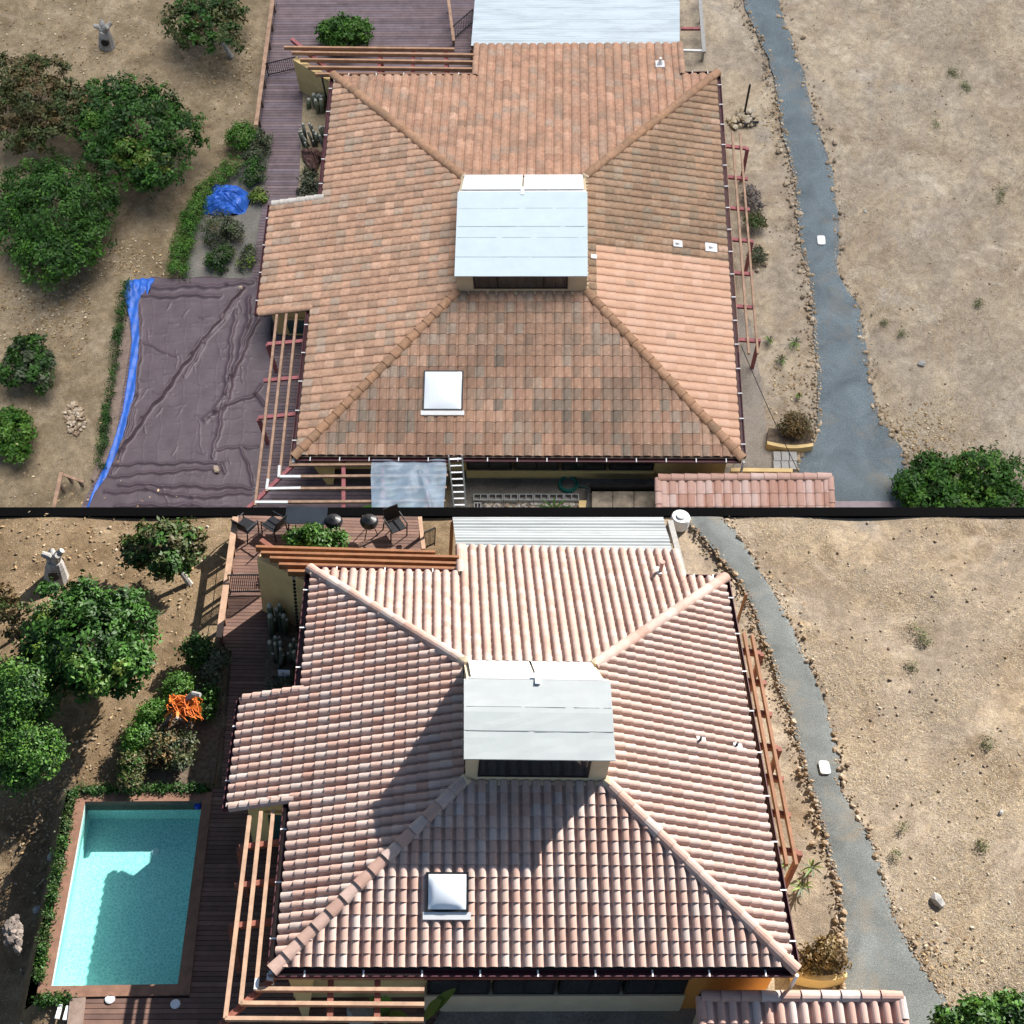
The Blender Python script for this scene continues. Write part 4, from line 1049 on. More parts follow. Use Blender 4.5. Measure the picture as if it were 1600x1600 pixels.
def plaster_mat():
    m, nt, p = nmat('aqua_plaster_caustics'); v = coords(nt)
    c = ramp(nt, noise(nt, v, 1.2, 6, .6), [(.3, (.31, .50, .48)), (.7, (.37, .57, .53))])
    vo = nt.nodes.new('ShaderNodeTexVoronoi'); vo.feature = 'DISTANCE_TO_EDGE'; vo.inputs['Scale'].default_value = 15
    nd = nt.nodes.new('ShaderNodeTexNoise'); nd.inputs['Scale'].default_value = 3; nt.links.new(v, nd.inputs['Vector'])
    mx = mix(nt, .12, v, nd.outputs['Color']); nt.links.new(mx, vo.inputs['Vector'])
    c = mix(nt, ramp(nt, vo.outputs['Distance'], [(.0, .8), (.20, 0.0)]), c, (.60, .78, .72)); nt.links.new(c, p.inputs['Base Color']); p.inputs['Roughness'].default_value = .7  # pale cell edges paint the water's caustic light network into the plaster
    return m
inn = pts(L, POOL_L_IN, .12); out = pts(L, POOL_L_OUT, .14)
T = thing(L, 'swimming_pool', 'rectangular turquoise swimming pool with brown timber coping left of the new pink roof', 'swimming pool', ((inn[0] + inn[2]) / 2).to_tuple()[:2] + (0,))
m = MB(); dep = -.75; top = [(p.x, p.y, .10) for p in inn]; bot = [(p.x, p.y, dep) for p in inn]
nseg = 10
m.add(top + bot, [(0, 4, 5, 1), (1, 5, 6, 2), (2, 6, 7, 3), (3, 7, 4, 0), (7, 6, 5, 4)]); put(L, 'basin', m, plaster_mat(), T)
put(L, 'water', MB().add([(p.x, p.y, -.05) for p in inn], [(3, 2, 1, 0)]), water_mat(), T)
for i in range(4):
    j = (i + 1) % 4; a, b, c, d = out[i], out[j], inn[j], inn[i]
    e = .004; q = [Vector((v.x, v.y, z)) for z in (-.3, .14) for v in (a, b, c, d)]
    put(L, 'coping', MB().hexa([q[3], q[2], q[1], q[0], q[7], q[6], q[5], q[4]]), M_TIMBER[L], T)
p = P(L, 243, 1331, dep); put(L, 'drain', MB().tube([(p.x, p.y, dep), (p.x, p.y, dep + .03)], [.11, .09], 16), M_WHITE, T)
p = P(L, 311, 1256, -.05); put(L, 'skimmer_float', MB().tube([(p.x - .02, p.y - .06, -.06), (p.x - .02, p.y - .06, .0)], [.10, .07], 14), simple('blue_plastic', (.02, .06, .45), .4), T)
for (x, y), lb in (((172, 1561), 'round white skimmer lid in sun at the foot of the pool'), ((274, 1569), 'round white skimmer lid in shade near the corner pergola')):
    p = P(L, x, y, .11); T = thing(L, 'skimmer_lid', lb, 'lid', p, 'round skimmer lids'); r = 7.6 * mpp(L, x, y)
    put(L, 'rim', MB().tube([p, p + Vector((0, 0, .02))], r, 24), M_WHITE, T); put(L, 'cap', MB().tube([p + Vector((0, 0, .0205)), p + Vector((0, 0, .03))], [r * .82, r * .8], 24), M_WHITE, T)
for k, (x, y) in enumerate(((92, 1578), (104, 1580))):
    p = P(L, x, y, .05); solo(L, 'step_edge', MB().beam(P(L, x + 3, y - 8, .1), P(L, x - 3, y + 14, .1), .09, .06), M_WHITE, '%s pale step edge below the pool coping' % ('left' if k == 0 else 'right'), 'step edge', p)  # white step edges, not lamps
solo(L, 'deck_step', MB().beam(P(L, 122, 1560, .12), P(L, 116, 1612, .12), .34, .08), M_TIMBER[U], 'grey brown step board left of the sunlit skimmer lid', 'step', P(L, 122, 1560))

# ------------------------------------------------------------------ tarps on the upper terrace
def seg_d(x, y, a, b):
    dx, dy = b[0] - a[0], b[1] - a[1]; t = max(0, min(1, ((x - a[0]) * dx + (y - a[1]) * dy) / (dx * dx + dy * dy + 1e-9)))
    return math.hypot(x - a[0] - dx * t, y - a[1] - dy * t)
FOLD = []
def fold(pl, w, amp):
    for a, b in zip(pl[:-1], pl[1:]): FOLD.append((a, b, w, amp))
fold([(381, 451), (300, 555), (225, 655), (189, 704)], 2.4, .17); fold([(374, 470), (320, 535), (290, 590)], 2.4, .05)
fold([(391, 464), (386, 511), (364, 589), (337, 643), (320, 655)], 4, .08); fold([(404, 492), (364, 589), (352, 640)], 3, .07)
fold([(368, 487), (352, 618), (333, 714)], 3.5, .07); fold([(214, 464), (345, 462)], 2.6, .09); fold([(236, 450), (354, 447), (392, 441)], 3, .09)
fold([(216, 468), (219, 535), (212, 620), (188, 705)], 3, .10); fold([(212, 640), (195, 700), (175, 740)], 2.5, .06)
fold([(175, 726), (338, 722)], 2.2, .07); fold([(170, 745), (338, 731)], 2.5, .07); fold([(189, 757), (395, 763)], 2.8, .08); fold([(165, 770), (230, 765), (300, 778), (395, 770)], 3, .07)
fold([(337, 643), (398, 616), (415, 632)], 2.6, .08); fold([(398, 616), (408, 600)], 2.2, .06); fold([(378, 704), (398, 758)], 2.4, .06); fold([(340, 702), (405, 698)], 2.2, .05)
fold([(220, 535), (275, 556)], 2, .04); fold([(180, 790), (300, 790), (395, 800)], 3, .07); fold([(336, 735), (345, 725), (352, 740)], 3, .06)
for gy in range(472, 800, 21): fold([(216 - (gy - 470) * .14, gy + rnd.uniform(-3, 3)), (300, gy + rnd.uniform(-3, 3)), (402, gy + rnd.uniform(-3, 3))], 1.0, .005)
for gx in range(240, 400, 26): fold([(gx, 470), (gx - 12 + rnd.uniform(-4, 4), 640), (gx - 26, 800)], 1.0, .0035)
for _ in range(70):
    x, y = rnd.uniform(215, 400), rnd.uniform(470, 800); a = rnd.choice([0, 0, .1, -.15, 1.5, 1.35, 2.2]); l = rnd.uniform(8, 34)
    FOLD.append(((x, y), (x + l * math.cos(a), y + l * math.sin(a)), rnd.uniform(.8, 1.3), rnd.uniform(.008, .026)))
def cloth(S, lt, rt, ny, nx, z, hfun):
    m = MB(); y0, y1 = lt[0][1], lt[-1][1]
    for j in range(ny + 1):
        y = y0 + (y1 - y0) * j / ny
        xl = np.interp(y, [p[1] for p in lt], [p[0] for p in lt]); xr = np.interp(y, [p[1] for p in rt], [p[0] for p in rt])
        for i in range(nx + 1):
            x = xl + (xr - xl) * i / nx; yy = y + 2.2 * math.sin(x * .07 + 1) * (1 if j in (0,) else 0)
            p = P(S, x, yy, z); m.v.append((p.x, p.y, z + hfun(x, y, i / nx, j / ny)))
    n0 = len(m.v); m.v += [(a, b, c - .012) for a, b, c in m.v]
    for j in range(ny):
        for i in range(nx): k = j * (nx + 1) + i; m.f.append((k, k + nx + 1, k + nx + 2, k + 1)); m.c.append(None)
    edge = list(range(nx + 1)) + [j * (nx + 1) + nx for j in range(1, ny + 1)] + [ny * (nx + 1) + i for i in range(nx - 1, -1, -1)] + [j * (nx + 1) for j in range(ny - 1, 0, -1)]
    for q in range(len(edge)): a, b = edge[q], edge[(q + 1) % len(edge)]; m.f.append((a, b, n0 + b, n0 + a)); m.c.append(None)
    return m
fa = np.array([(f[0][0], f[0][1], f[1][0], f[1][1], f[2], f[3]) for f in FOLD])
def tarp_h(x, y, s, t):
    x2 = x + 1.6 * math.sin(y * .11) + .8 * math.sin(y * .31); y2 = y + 1.6 * math.sin(x * .09) + .8 * math.sin(x * .27)
    dx, dy = fa[:, 2] - fa[:, 0], fa[:, 3] - fa[:, 1]
    tt = np.clip(((x2 - fa[:, 0]) * dx + (y2 - fa[:, 1]) * dy) / (dx * dx + dy * dy), 0, 1)
    d = np.hypot(x2 - fa[:, 0] - dx * tt, y2 - fa[:, 1] - dy * tt)
    h = float(np.sum(fa[:, 5] * np.exp(-(d / (.8 * fa[:, 4])) ** 1.7) * (1 - .25 * np.abs(2 * tt - 1))))
    return min(1.35 * h, .24) + .005 * math.sin(x * .13 + y * .05) * math.sin(y * .1 - x * .04) - (.10 if 0 else 0)
M_TARP = simple('brown_tarpaulin', (.092, .064, .074), .45, .16, 2.5, .2, spec=.45)
M_BLUE = simple('blue_tarpaulin', (.030, .125, .50), .45, .22, 3, .1, spec=.45)
BT = [(236, 434), (217, 470), (219, 530), (212, 610), (190, 690), (166, 745), (148, 770), (132, 808)]
m = cloth(U, BT, [(400, 438), (410, 455), (402, 492), (424, 500), (421, 600), (408, 700), (402, 808)], 340, 200, .17, tarp_h)
solo(U, 'brown_tarp', m, M_TARP, 'wrinkled brown tarp spread over the covered pool left of the weathered roof', 'tarp', P(U, 310, 620), smooth=True)
m = cloth(U, [(200, 438), (193, 460), (203, 500), (206, 530), (200, 590), (191, 645), (177, 692), (163, 728), (149, 758), (129, 808)], [(244, 434), (226, 475), (222, 530), (216, 610), (196, 690), (172, 745), (154, 770), (140, 808)], 110, 14, .135,
          lambda x, y, s, t: .02 * math.sin(x * .5 + y * .12) + .012 * math.sin(y * .35) + (.10 + .05 * math.sin(x * .6) + .04 * math.sin(x * .35 + y * .4)) * math.exp(-((y - 450) / 13) ** 2))
solo(U, 'blue_tarp', m, M_BLUE, 'bright blue tarp lining showing along the left edge of the brown tarp', 'tarp', P(U, 200, 560), smooth=True)
m = MB(); a = [P(U, *q, .12) for q in [(197, 482), (205, 530), (178, 700), (148, 752), (141, 748), (166, 690), (190, 510)]]
m.prism([(p.x, p.y) for p in a], -.1, .125); solo(U, 'pool_coping', m, M_TIMBER[U], 'brown timber coping exposed left of the blue tarp edge', 'coping', P(U, 180, 620))
for (x, y), lb in (((376, 449), 'small tan sandbag holding the top right of the brown tarp'), ((338, 733), 'small tan sandbag holding the lower middle of the brown tarp')):
    p = P(U, x, y, .3); solo(U, 'sandbag', MB().rock(p, .13, None, .6), simple('tan_sacking', (.38, .30, .22), .9), lb, 'sandbag', p)
# mound under a blue sheet
oc = [(335, 291), (352, 290), (372, 292), (384, 299), (395, 307), (392, 316), (383, 333), (368, 337), (352, 339), (334, 337), (318, 335), (316, 322), (323, 305)]
cx, cy = 352, 316; cen = P(U, cx, cy); m = MB(); nr_ = 14; na = 78; q = [P(U, *p) for p in oc]
for i in range(nr_ + 1):
    t = i / nr_
    for j in range(na):
        u = j / na * len(q); k = int(u) % len(q); e = q[k].lerp(q[(k + 1) % len(q)], u - int(u))
        b = cen.lerp(e, t); ang = j / na * 6.283
        h = .62 * (1 - t ** 2.2) + .05 * math.sin(ang * 7 + t * 3) * t + .03 * math.sin(ang * 13) * t + .05 * math.exp(-((ang - 2.2) / .1) ** 2) * (1 - t) + .02 + rnd.uniform(-.025, .03) * (t > .1) - .16 * math.exp(-((t - .55) / .14) ** 2) * max(0, math.sin(ang * 2.3 + .6)) + .07 * math.sin(ang * 5 + 9 * t) * t
        m.v.append((b.x, b.y, max(h, .01)))
for i in range(nr_):
    for j in range(na): m.f.append((i * na + j, (i + 1) * na + j, (i + 1) * na + (j + 1) % na, i * na + (j + 1) % na)); m.c.append(None)
solo(U, 'covered_mound', m, M_BLUE, 'bright blue tarp draped over a mound in the garden bed', 'tarp', cen, smooth=False)

# ------------------------------------------------------------------ beds, paving, courtyard
sheet(U, 'garden_bed', [(385, 250), (424, 222), (414, 330), (394, 440), (285, 438), (300, 360), (335, 300)], .005, gravel_mat('grey_bed_gravel', (.09, .085, .075), (.17, .16, .14), (.30, .285, .26), 22))
sheet(L, 'garden_bed', [(300, 1050), (350, 1020), (345, 1140), (332, 1234), (205, 1234), (222, 1150)], .005, M_SOIL)
sheet(U, 'cactus_bed', [(474, 132), (522, 165), (514, 312), (466, 312)], .125, simple('pale_bed_soil', (.25, .20, .13), .95, .3, 8, .4))
sheet(L, 'cactus_bed', [(420, 930), (480, 985), (474, 1088), (412, 1088)], .125, M_SOIL)
sheet(U, 'gravel_strip', [(1146, 470), (1172, 500), (1190, 600), (1200, 700), (1246, 735), (1240, 812), (1120, 812), (1150, 716)], .012, M_GRAVEL)
sheet(U, 'courtyard', [(720, 730), (1146, 730), (1140, 742), (1060, 812), (690, 812)], .02, M_CONC)
sheet(L, 'courtyard', [(640, 1530), (1200, 1540), (1180, 1625), (640, 1625)], .02, M_CONC)
sheet(U, 'paving', [(1296, 783), (1400, 783), (1404, 812), (1290, 812)], .05, simple('lilac_paver', (.27, .22, .23), .9, .15, 4, .2))

# ------------------------------------------------------------------ outbuilding roof at the bottom
def outbuilding(S, tl, tr, cols, z, label, pal):
    A, B = P(S, *tl, z), P(S, *tr, z); u = (B - A).normalized(); f = Vector((u.y, -u.x, 0)); w = (B - A).length / cols; ln = 1.7 if S is U else 3.0; s = math.tan(R(15))
    H = thing(S, 'outbuilding', label, 'outbuilding', (A.x, A.y, 0), 'outbuildings in front of the house')
    O = A + f * ln + Vector((0, 0, -ln * s)); sp = Slope(O, u, -f + Vector((0, 0, s))); full = ln * math.hypot(1, s); e = .44
    m = MB(); pg = [(0, 0), ((B - A).length, 0), ((B - A).length, full), (0, full)]
    top = [sp.at(a, b, -.012) for a, b in pg]; bot = [sp.at(a, b, -.12) for a, b in pg]
    m.add(top + bot, [(0, 1, 2, 3), (7, 6, 5, 4)] + [(i, 4 + i, 4 + (i + 1) % 4, (i + 1) % 4) for i in range(4)])
    back = [A, B, B - f * .1 + Vector((0, 0, -.1 * s)), A - f * .1 + Vector((0, 0, -.1 * s))]
    m.add([p + Vector((0, 0, -.02)) for p in back] + [p + Vector((0, 0, -.12)) for p in back], [(0, 1, 2, 3), (7, 6, 5, 4)] + [(i, 4 + i, 4 + (i + 1) % 4, (i + 1) % 4) for i in range(4)])
    rf = put(S, 'roof', m, M_UNDER[S], H); mt = M_TILE_NEW
    vs, fs = tile_shape(L if S is L else U, w, e); mesh = []
    for c in pal:
        me = mesh_from('tile', vs, fs, [c] * len(fs)); me.materials.append(mt); mesh.append(me)
    bs = Matrix((sp.u, sp.v, sp.n)).transposed().to_4x4(); o0 = root_org(H)
    for j in range(int(full / e)):
        for i in range(cols):
            o = bpy.data.objects.new('tile', rnd.choice(mesh)); S.col.objects.link(o); o.parent = rf
            mm = bs.copy(); mm.translation = sp.at(i * w, full - .12 - (j + 1) * e + rnd.uniform(-.006, .006), rnd.uniform(-.003, .004)) - o0; o.matrix_local = mm
    n = int((B - A).length / .42)
    for i in range(n): cap(S, rf, A.lerp(B, i / n) + Vector((0, 0, .03)), A.lerp(B, (i + 1.1) / n) + Vector((0, 0, .03)), .13, rnd.choice(pal), mt, 'ridge_tile')
    for q in (A, B):
        for i in range(int(ln / .44)): cap(S, rf, q + f * .42 * (i + 1.1) + Vector((0, 0, -.42 * (i + 1.1) * s + .03)), q + f * .42 * i + Vector((0, 0, -.42 * i * s + .03)), .12, rnd.choice(pal), mt, 'rake_tile')
    a2, b2 = A - f * .25 + u * .2, B - f * .25 - u * .2; c2, d2 = b2 + f * (ln - .35), a2 + f * (ln - .35)
    mm = MB().hexa([Vector((p.x, p.y, 0)) for p in (d2, c2, b2, a2)] + [Vector((d2.x, d2.y, z - ln * s - .05)), Vector((c2.x, c2.y, z - ln * s - .05)), Vector((b2.x, b2.y, z - .2)), Vector((a2.x, a2.y, z - .2))]); put(S, 'wall', mm, M_CREAM, H)
outbuilding(U, (1028, 747), (1297, 745), 19, 1.7, 'ochre outbuilding with pale pink tiles, below the weathered roof', [(.50, .31, .25), (.46, .28, .22), (.54, .36, .30), (.44, .25, .19), (.55, .40, .35)])
outbuilding(L, (1094, 1558), (1406, 1558), 17, 2.05, 'cream outbuilding with glossy pink tiles, below the new pink roof', [(.47, .31, .26), (.44, .275, .22), (.49, .36, .31), (.42, .26, .21), (.50, .40, .36)])
solo(U, 'low_wall', MB().beam(P(U, 1140, 741, .35), P(U, 1236, 742, .35), .14, .7), M_YELLOW, 'low ochre wall just behind the pale pink outbuilding ridge', 'wall', P(U, 1190, 741))

# ------------------------------------------------------------------ planters, steps
for S, a, b, h, lb in ((U, (1199, 694), (1271, 697), .38, 'curved ochre planter wall under a dried bush beside the blue grey path'), (L, (1241, 1524), (1324, 1526), .42, 'ochre planter wall under a dried brown bush beside the grey path')):
    A, B = P(S, *a, h), P(S, *b, h); T = thing(S, 'planter', lb, 'planter', (A.x, A.y, 0)); n = 8; d = (B - A).length
    line = [A.lerp(B, i / n) + Vector((0, -.12 * math.sin(math.pi * i / n), 0)) for i in range(n + 1)]
    m = MB()
    for i in range(n):
        p, q = line[i], line[i + 1]; m.hexa([Vector((p.x, p.y, 0)), Vector((q.x, q.y, 0)), Vector((q.x, q.y + .13, 0)), Vector((p.x, p.y + .13, 0)), p, q, q + Vector((0, .13, 0)), p + Vector((0, .13, 0))])
    put(S, 'wall', m, M_YELLOW, T); cpx = MB()
    put(S, 'soil', MB().prism([(p.x, p.y + .13) for p in line] + [(B.x - .1, B.y + .7), (A.x + .1, A.y + .7)], 0, h - .08), M_SOIL, T)
T = thing(U, 'block_steps', 'grey concrete block steps between the planter wall and outbuilding', 'steps', P(U, 1226, 722))
for i in range(3):
    for j in range(2 + (i == 1)):
        p = P(U, 1214 + i * 12.5, 714 + j * 13, .1); hh = .2 - .03 * j
        put(U, 'block', MB().box(p.x - .13, p.x + .12, p.y - .19, p.y + .17, 0, hh), M_CMU, T)

# ------------------------------------------------------------------ things around the front of the weathered house
a, b = P(U, 701, 712, U.he + .22), P(U, 711, 806, .15); a2, b2 = P(U, 722, 711, U.he + .22), P(U, 729, 806, .15)
T = thing(U, 'ladder', 'aluminium ladder leaning on the front gutter of the weathered roof', 'ladder', (b.x, b.y, 0))
for p, q in ((a, b), (a2, b2)): put(U, 'side_rail', MB().beam(p, q, .05, .08), M_ALU, T)
for i in range(9): put(U, 'rung', MB().beam(a.lerp(b, .06 + i * .108), a2.lerp(b2, .06 + i * .108), .05, .05), M_ALU, T)
def plastic_mat():
    m, nt, p = nmat('clear_plastic_sheet'); p.inputs['Base Color'].default_value = (.42, .54, .66, 1); p.inputs['Roughness'].default_value = .3
    t = nt.nodes.new('ShaderNodeBsdfTransparent'); x = nt.nodes.new('ShaderNodeMixShader'); t.inputs[0].default_value = (.9, .95, 1, 1)
    f = ramp(nt, noise(nt, coords(nt), 2.2, 5, .6), [(.3, .36), (.7, .62)]); nt.links.new(f, x.inputs[0]); nt.links.new(t.outputs[0], x.inputs[1]); nt.links.new(p.outputs[0], x.inputs[2])
    nt.links.new(x.outputs[0], nt.nodes['Material Output'].inputs[0]); return m
m = cloth(U, [(581, 719), (579, 740), (580, 770), (581, 808)], [(696, 717), (698, 735), (695, 770), (692, 808)], 60, 60, U.he + .0,
          lambda x, y, s, t: .02 * math.sin(x * .17 + y * .05) + .015 * math.sin(y * .3 + x * .08) - .03 * abs(math.sin((y - 726) * math.pi / 18.5)) + .05 * math.exp(-((x - 664 - (y - 762) * .3) / 4) ** 2) * (1 if y > 735 else 0))
m.f = m.f[:3600]; m.c = m.c[:3600]
solo(U, 'plastic_sheet', m, plastic_mat(), 'translucent plastic sheet stretched over the corner pergola beside the ladder', 'plastic sheet', P(U, 640, 760), smooth=True)
def blade(m, a, b, w, col, arch=.15, n=8):
    a, b = Vector(a), Vector(b); d = b - a; s = d.cross(Vector((0, 0, 1))); s = s.normalized() if s.length > 1e-4 else Vector((1, 0, 0)); o = len(m.v)
    for i in range(n + 1):
        t = i / n; c = a + d * t + Vector((0, 0, arch * math.sin(math.pi * t))); ww = w * math.sin(math.pi * min(1, .12 + t * .86)) ** .8
        m.v += [tuple(c - s * ww + Vector((0, 0, .25 * ww))), tuple(c), tuple(c + s * ww + Vector((0, 0, .25 * ww)))]
    for i in range(n): k = o + 3 * i; m.f += [(k, k + 1, k + 4, k + 3), (k + 1, k + 2, k + 5, k + 4)]; m.c += [col, col]
def bladed(S, name, label, cat, px, leaves, w, tints, part='leaf', arch=.15, z0=.3, group=None):
    p = P(S, *px); T = thing(S, name, label, cat, p, group)
    for (e, z) in leaves:
        m = MB(); blade(m, p + Vector((0, 0, z0)), P(S, *e, z), w, kx(rnd.choice(tints), .85, 1.15), arch); put(S, part, m, M_LEAF, T, smooth=True)
    put(S, 'stem', MB().tube([p, p + Vector((0, 0, z0 + .05))], [.06, .03], 7), M_BARK, T)
bladed(U, 'banana_plant', 'banana plant with green leaves under the translucent plastic sheet', 'plant', (635, 822), [((595, 742), 1.3), ((640, 790), 1.4), ((688, 750), 1.3), ((610, 800), 1.2), ((566, 792), 1.0)], .13, BRIGHT, 'leaf', .2, .8)
bladed(L, 'banana_plant', 'banana plant leaf cluster rising at the front of the corner pergola', 'plant', (602, 1612), [((577, 1561), 1.6), ((600, 1556), 1.7), ((640, 1600), 1.4)], .16, BRIGHT + LIME, 'leaf', .15, .9)
bladed(L, 'banana_plant', 'single arching yellow green banana frond before the front windows', 'plant', (662, 1614), [((712, 1545), 1.7), ((690, 1562), 1.5)], .13, LIME, 'leaf', .1, .8)
bladed(U, 'fan_palm', 'small bright green palm beside the hollow block row', 'palm', (866, 800), [((836, 790), .3), ((845, 780), .4), ((866, 776), .45), ((884, 781), .4), ((896, 792), .3), ((850, 800), .3), ((880, 802), .3)], .035, BRIGHT, 'frond', .1, .15)
p = P(L, 562, 1594); solo(L, 'boulder', MB().rock(p + Vector((0, 0, .25)), .42, None, .8), M_CMU, 'rounded grey boulder beneath the corner pergola beside the banana plant', 'boulder', p)
T = thing(U, 'garden_hose', 'teal green garden hose coiled on the courtyard floor', 'hose', P(U, 888, 757)); m = MB(); c = P(U, 888, 757, .05)
ph = []
for i in range(150):
    a = i / 150 * 6.283 * 6; r = .30 + .05 * math.sin(a * .37); ph.append((c.x + r * math.cos(a), c.y + r * math.sin(a) * .95, .05 + .05 * math.sin(a * .21) + .018 * (i // 25)))
put(U, 'coil', m.tube(ph, .022, 6), simple('teal_hose', (.03, .19, .15), .4), T)
put(U, 'nozzle', MB().tube([ph[-1], (ph[-1][0] + .3, ph[-1][1] - .06, .06), (ph[-1][0] + .42, ph[-1][1] - .1, .06)], [.022, .022, .035], 6), simple('teal_hose', (.03, .19, .15), .4), T)
T = thing(U, 'block_edging', 'row of hollow grey concrete blocks edging the pebble bed', 'block edging', P(U, 820, 776)); nb = 7
def hollow(S, par, c, w, d, h):
    m = MB(); x0, x1, y0, y1 = c.x - w / 2, c.x + w / 2, c.y - d / 2, c.y + d / 2; t = .035
    m.box(x0, x1, y0, y0 + t, 0, h); m.box(x0, x1, y1 - t, y1, 0, h)
    for xx in (x0, (x0 + x1) / 2 - t / 2, x1 - t): m.box(xx, xx + t, y0 + t, y1 - t, 0, h)
    m.box(x0 + t, x1 - t, y0 + t, y1 - t, -.02, .025); put(S, 'block', m, M_CMU, par)
bw = (P(U, 905, 775, .25) - P(U, 739, 776, .25)).length / nb
for i in range(nb): hollow(U, T, P(U, 739 + (i + .5) * 166 / nb, 776.5, .25), bw * .965, .26, .25)
hollow(U, T, P(U, 746, 795, .25), bw * .5, .5, .25)
m = MB()
for _ in range(420):
    p = P(U, rnd.uniform(758, 905), rnd.uniform(783, 810)); c = rnd.choice([(.42, .33, .24), (.5, .44, .37), (.32, .24, .18), (.25, .21, .18), (.55, .5, .45)]); m.rock(p + Vector((0, 0, .04)), rnd.uniform(.05, .085), c)
put(U, 'river_stones', m, M_STONE, None, (0, 0, 0), kind='stuff')
T = thing(U, 'slab_frame', 'black timber frame holding stained tan slabs in the courtyard', 'slab frame', P(U, 970, 790))
for a, b in (((921, 763), (1026, 763)), ((921, 763), (916, 812))): put(U, 'frame_board', MB().beam(P(U, *a, .3), P(U, *b, .3), .09, .5), M_BLACK, T)
for i in range(3): q = [P(U, x, y, .28) for x, y in ((925 + i * 33, 812), (925 + i * 33 + 32, 812), (925 + i * 33 + 32, 768), (925 + i * 33, 768))]; put(U, 'slab', MB().prism([(v.x, v.y) for v in q], .1, .28 + .004 * i), simple('stained_tan_slab', (.33, .27, .20), .9, .3, 3, c2=(.16, .13, .10)), T)
solo(U, 'gate_post', MB().box(*(lambda p: (p.x - .14, p.x + .14, p.y - .2, p.y + .2, 0, .5))(P(U, 911, 790, .5))), M_YELLOW, 'short ochre post between the pebble bed and slab frame', 'post', P(U, 911, 790))

# ------------------------------------------------------------------ driftwood stumps, poles, lids, rocks, cable
def stump(S, base, top, brs, label):
    b, t = P(S, *base), P(S, *top, .75); T = thing(S, 'driftwood_stump', label, 'stump', b); t = Vector((t.x, t.y, .75))
    m = MB().tube([b + Vector((0, 0, -.05)), b.lerp(t, .35), b.lerp(t, .7), t], [.36, .31, .27, .20], 12); put(S, 'trunk', m, M_DRIFT, T)
    h = b.lerp(t, .36) + Vector((.02, -.25, .08)); put(S, 'hollow', MB().tube([h + Vector((0, .03, 0)), h + Vector((0, -.055, .02))], [.19, .15], 12), M_BLACK, T)
    for e, z, r in brs:
        q = P(S, *e, z); put(S, 'branch', MB().tube([t + Vector((0, 0, -.12)), t.lerp(q, .5) + Vector((0, 0, .05)), q], [.15, .11, .085], 9), M_DRIFT, T)
    put(S, 'knot', MB().rock(t + Vector((0, 0, .05)), .17, None), M_DRIFT, T)
stump(U, (167, 70), (163, 48), [((147, 40), .9, 1), ((174, 36), .95, 1), ((158, 31), 1.1, 1), ((168, 42), 1.1, 1)], 'hollow grey driftwood stump standing on overcast bare ground')
stump(L, (88, 901), (85, 876), [((65, 865), 1.0, 1), ((97, 860), 1.15, 1), ((80, 859), .95, 1), ((90, 868), 1.1, 1)], 'hollow grey driftwood stump casting a hard shadow')
for S, b, h, lb in ((U, (1163, 178), 1.6, 'thin dark post standing by rocks beside the blue grey path'), (L, (1147, 988), 1.75, 'thin dark post standing by the corner of the new pink roof')):
    p = P(S, *b); solo(S, 'post', MB().tube([p, p + Vector((.02, .03, h))], .045, 8), M_BLACK if S is U else M_TIMBER[L], lb, 'post', p)
a, b = P(U, 1162, 195, .06), P(U, 1185, 191, .06); solo(U, 'pipe', MB().tube([a, a.lerp(b, .5) + Vector((0, .03, .03)), b], .06, 8), M_BLACK, 'short black pipe lying by the rock heap', 'pipe', a)
def heap(S, label, px, rx, ry, n, r0, r1, cat='stone heap', tone=None):
    T = thing(S, 'stone_heap', label, cat, P(S, *px)); m = MB()
    for i in range(n):
        a = rnd.uniform(0, 6.28); k = rnd.random() ** .6; p = P(S, px[0] + rx * k * math.cos(a), px[1] + ry * k * math.sin(a)); r = rnd.uniform(r0, r1)
        c = kx(rnd.choice(tone or SOILC[S]), .8, 1.2); z = .03 + .10 * (1 - k)
        if r > r0 + (r1 - r0) * .72: put(S, 'stone', MB().rock(p + Vector((0, 0, z)), r, c), M_STONE, T)
        else: m.rock(p + Vector((0, 0, z)), r, c)
    put(S, 'rubble', m, M_STONE, T, kind='stuff')
heap(U, 'scattered heap of tan stones on the left slope near a bright bush', (117, 655), 17, 26, 120, .04, .10, tone=[(.40, .30, .20), (.48, .40, .30), (.30, .21, .14)])
heap(U, 'pile of pale rocks around the thin dark post', (1160, 186), 24, 15, 60, .05, .16, tone=[(.36, .29, .19), (.42, .36, .27)])
heap(U, 'tan rocks around small shrubs under the right pergola', (1187, 404), 14, 20, 40, .04, .10)
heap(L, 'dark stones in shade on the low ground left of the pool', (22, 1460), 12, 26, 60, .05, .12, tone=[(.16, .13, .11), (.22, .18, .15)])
def lid(S, px, w, d, label):
    p = P(S, *px, .04); r = .07; q = []; hw, hd = w / 2, d / 2
    for cx_, cy_, a0 in ((hw - r, hd - r, 0), (-hw + r, hd - r, 90), (-hw + r, -hd + r, 180), (hw - r, -hd + r, 270)):
        for k in range(4): a = R(a0 + k * 30); q.append((p.x + cx_ + r * math.cos(a), p.y + cy_ + r * math.sin(a)))
    T = thing(S, 'utility_lid', label, 'lid', (p.x, p.y, .03), 'white lids on the paths'); put(S, 'cover', MB().prism(q, .03, .09), M_WHITE, T)
    put(S, 'handle', MB().box(p.x - .06, p.x + .06, p.y - .02, p.y + .02, .091, .10), M_ALU, T)
lid(U, (1283, 376), .30, .42, 'rounded white utility lid set in the blue grey path'); lid(L, (1288, 1200), .28, .40, 'rounded white utility lid set in the grey path')
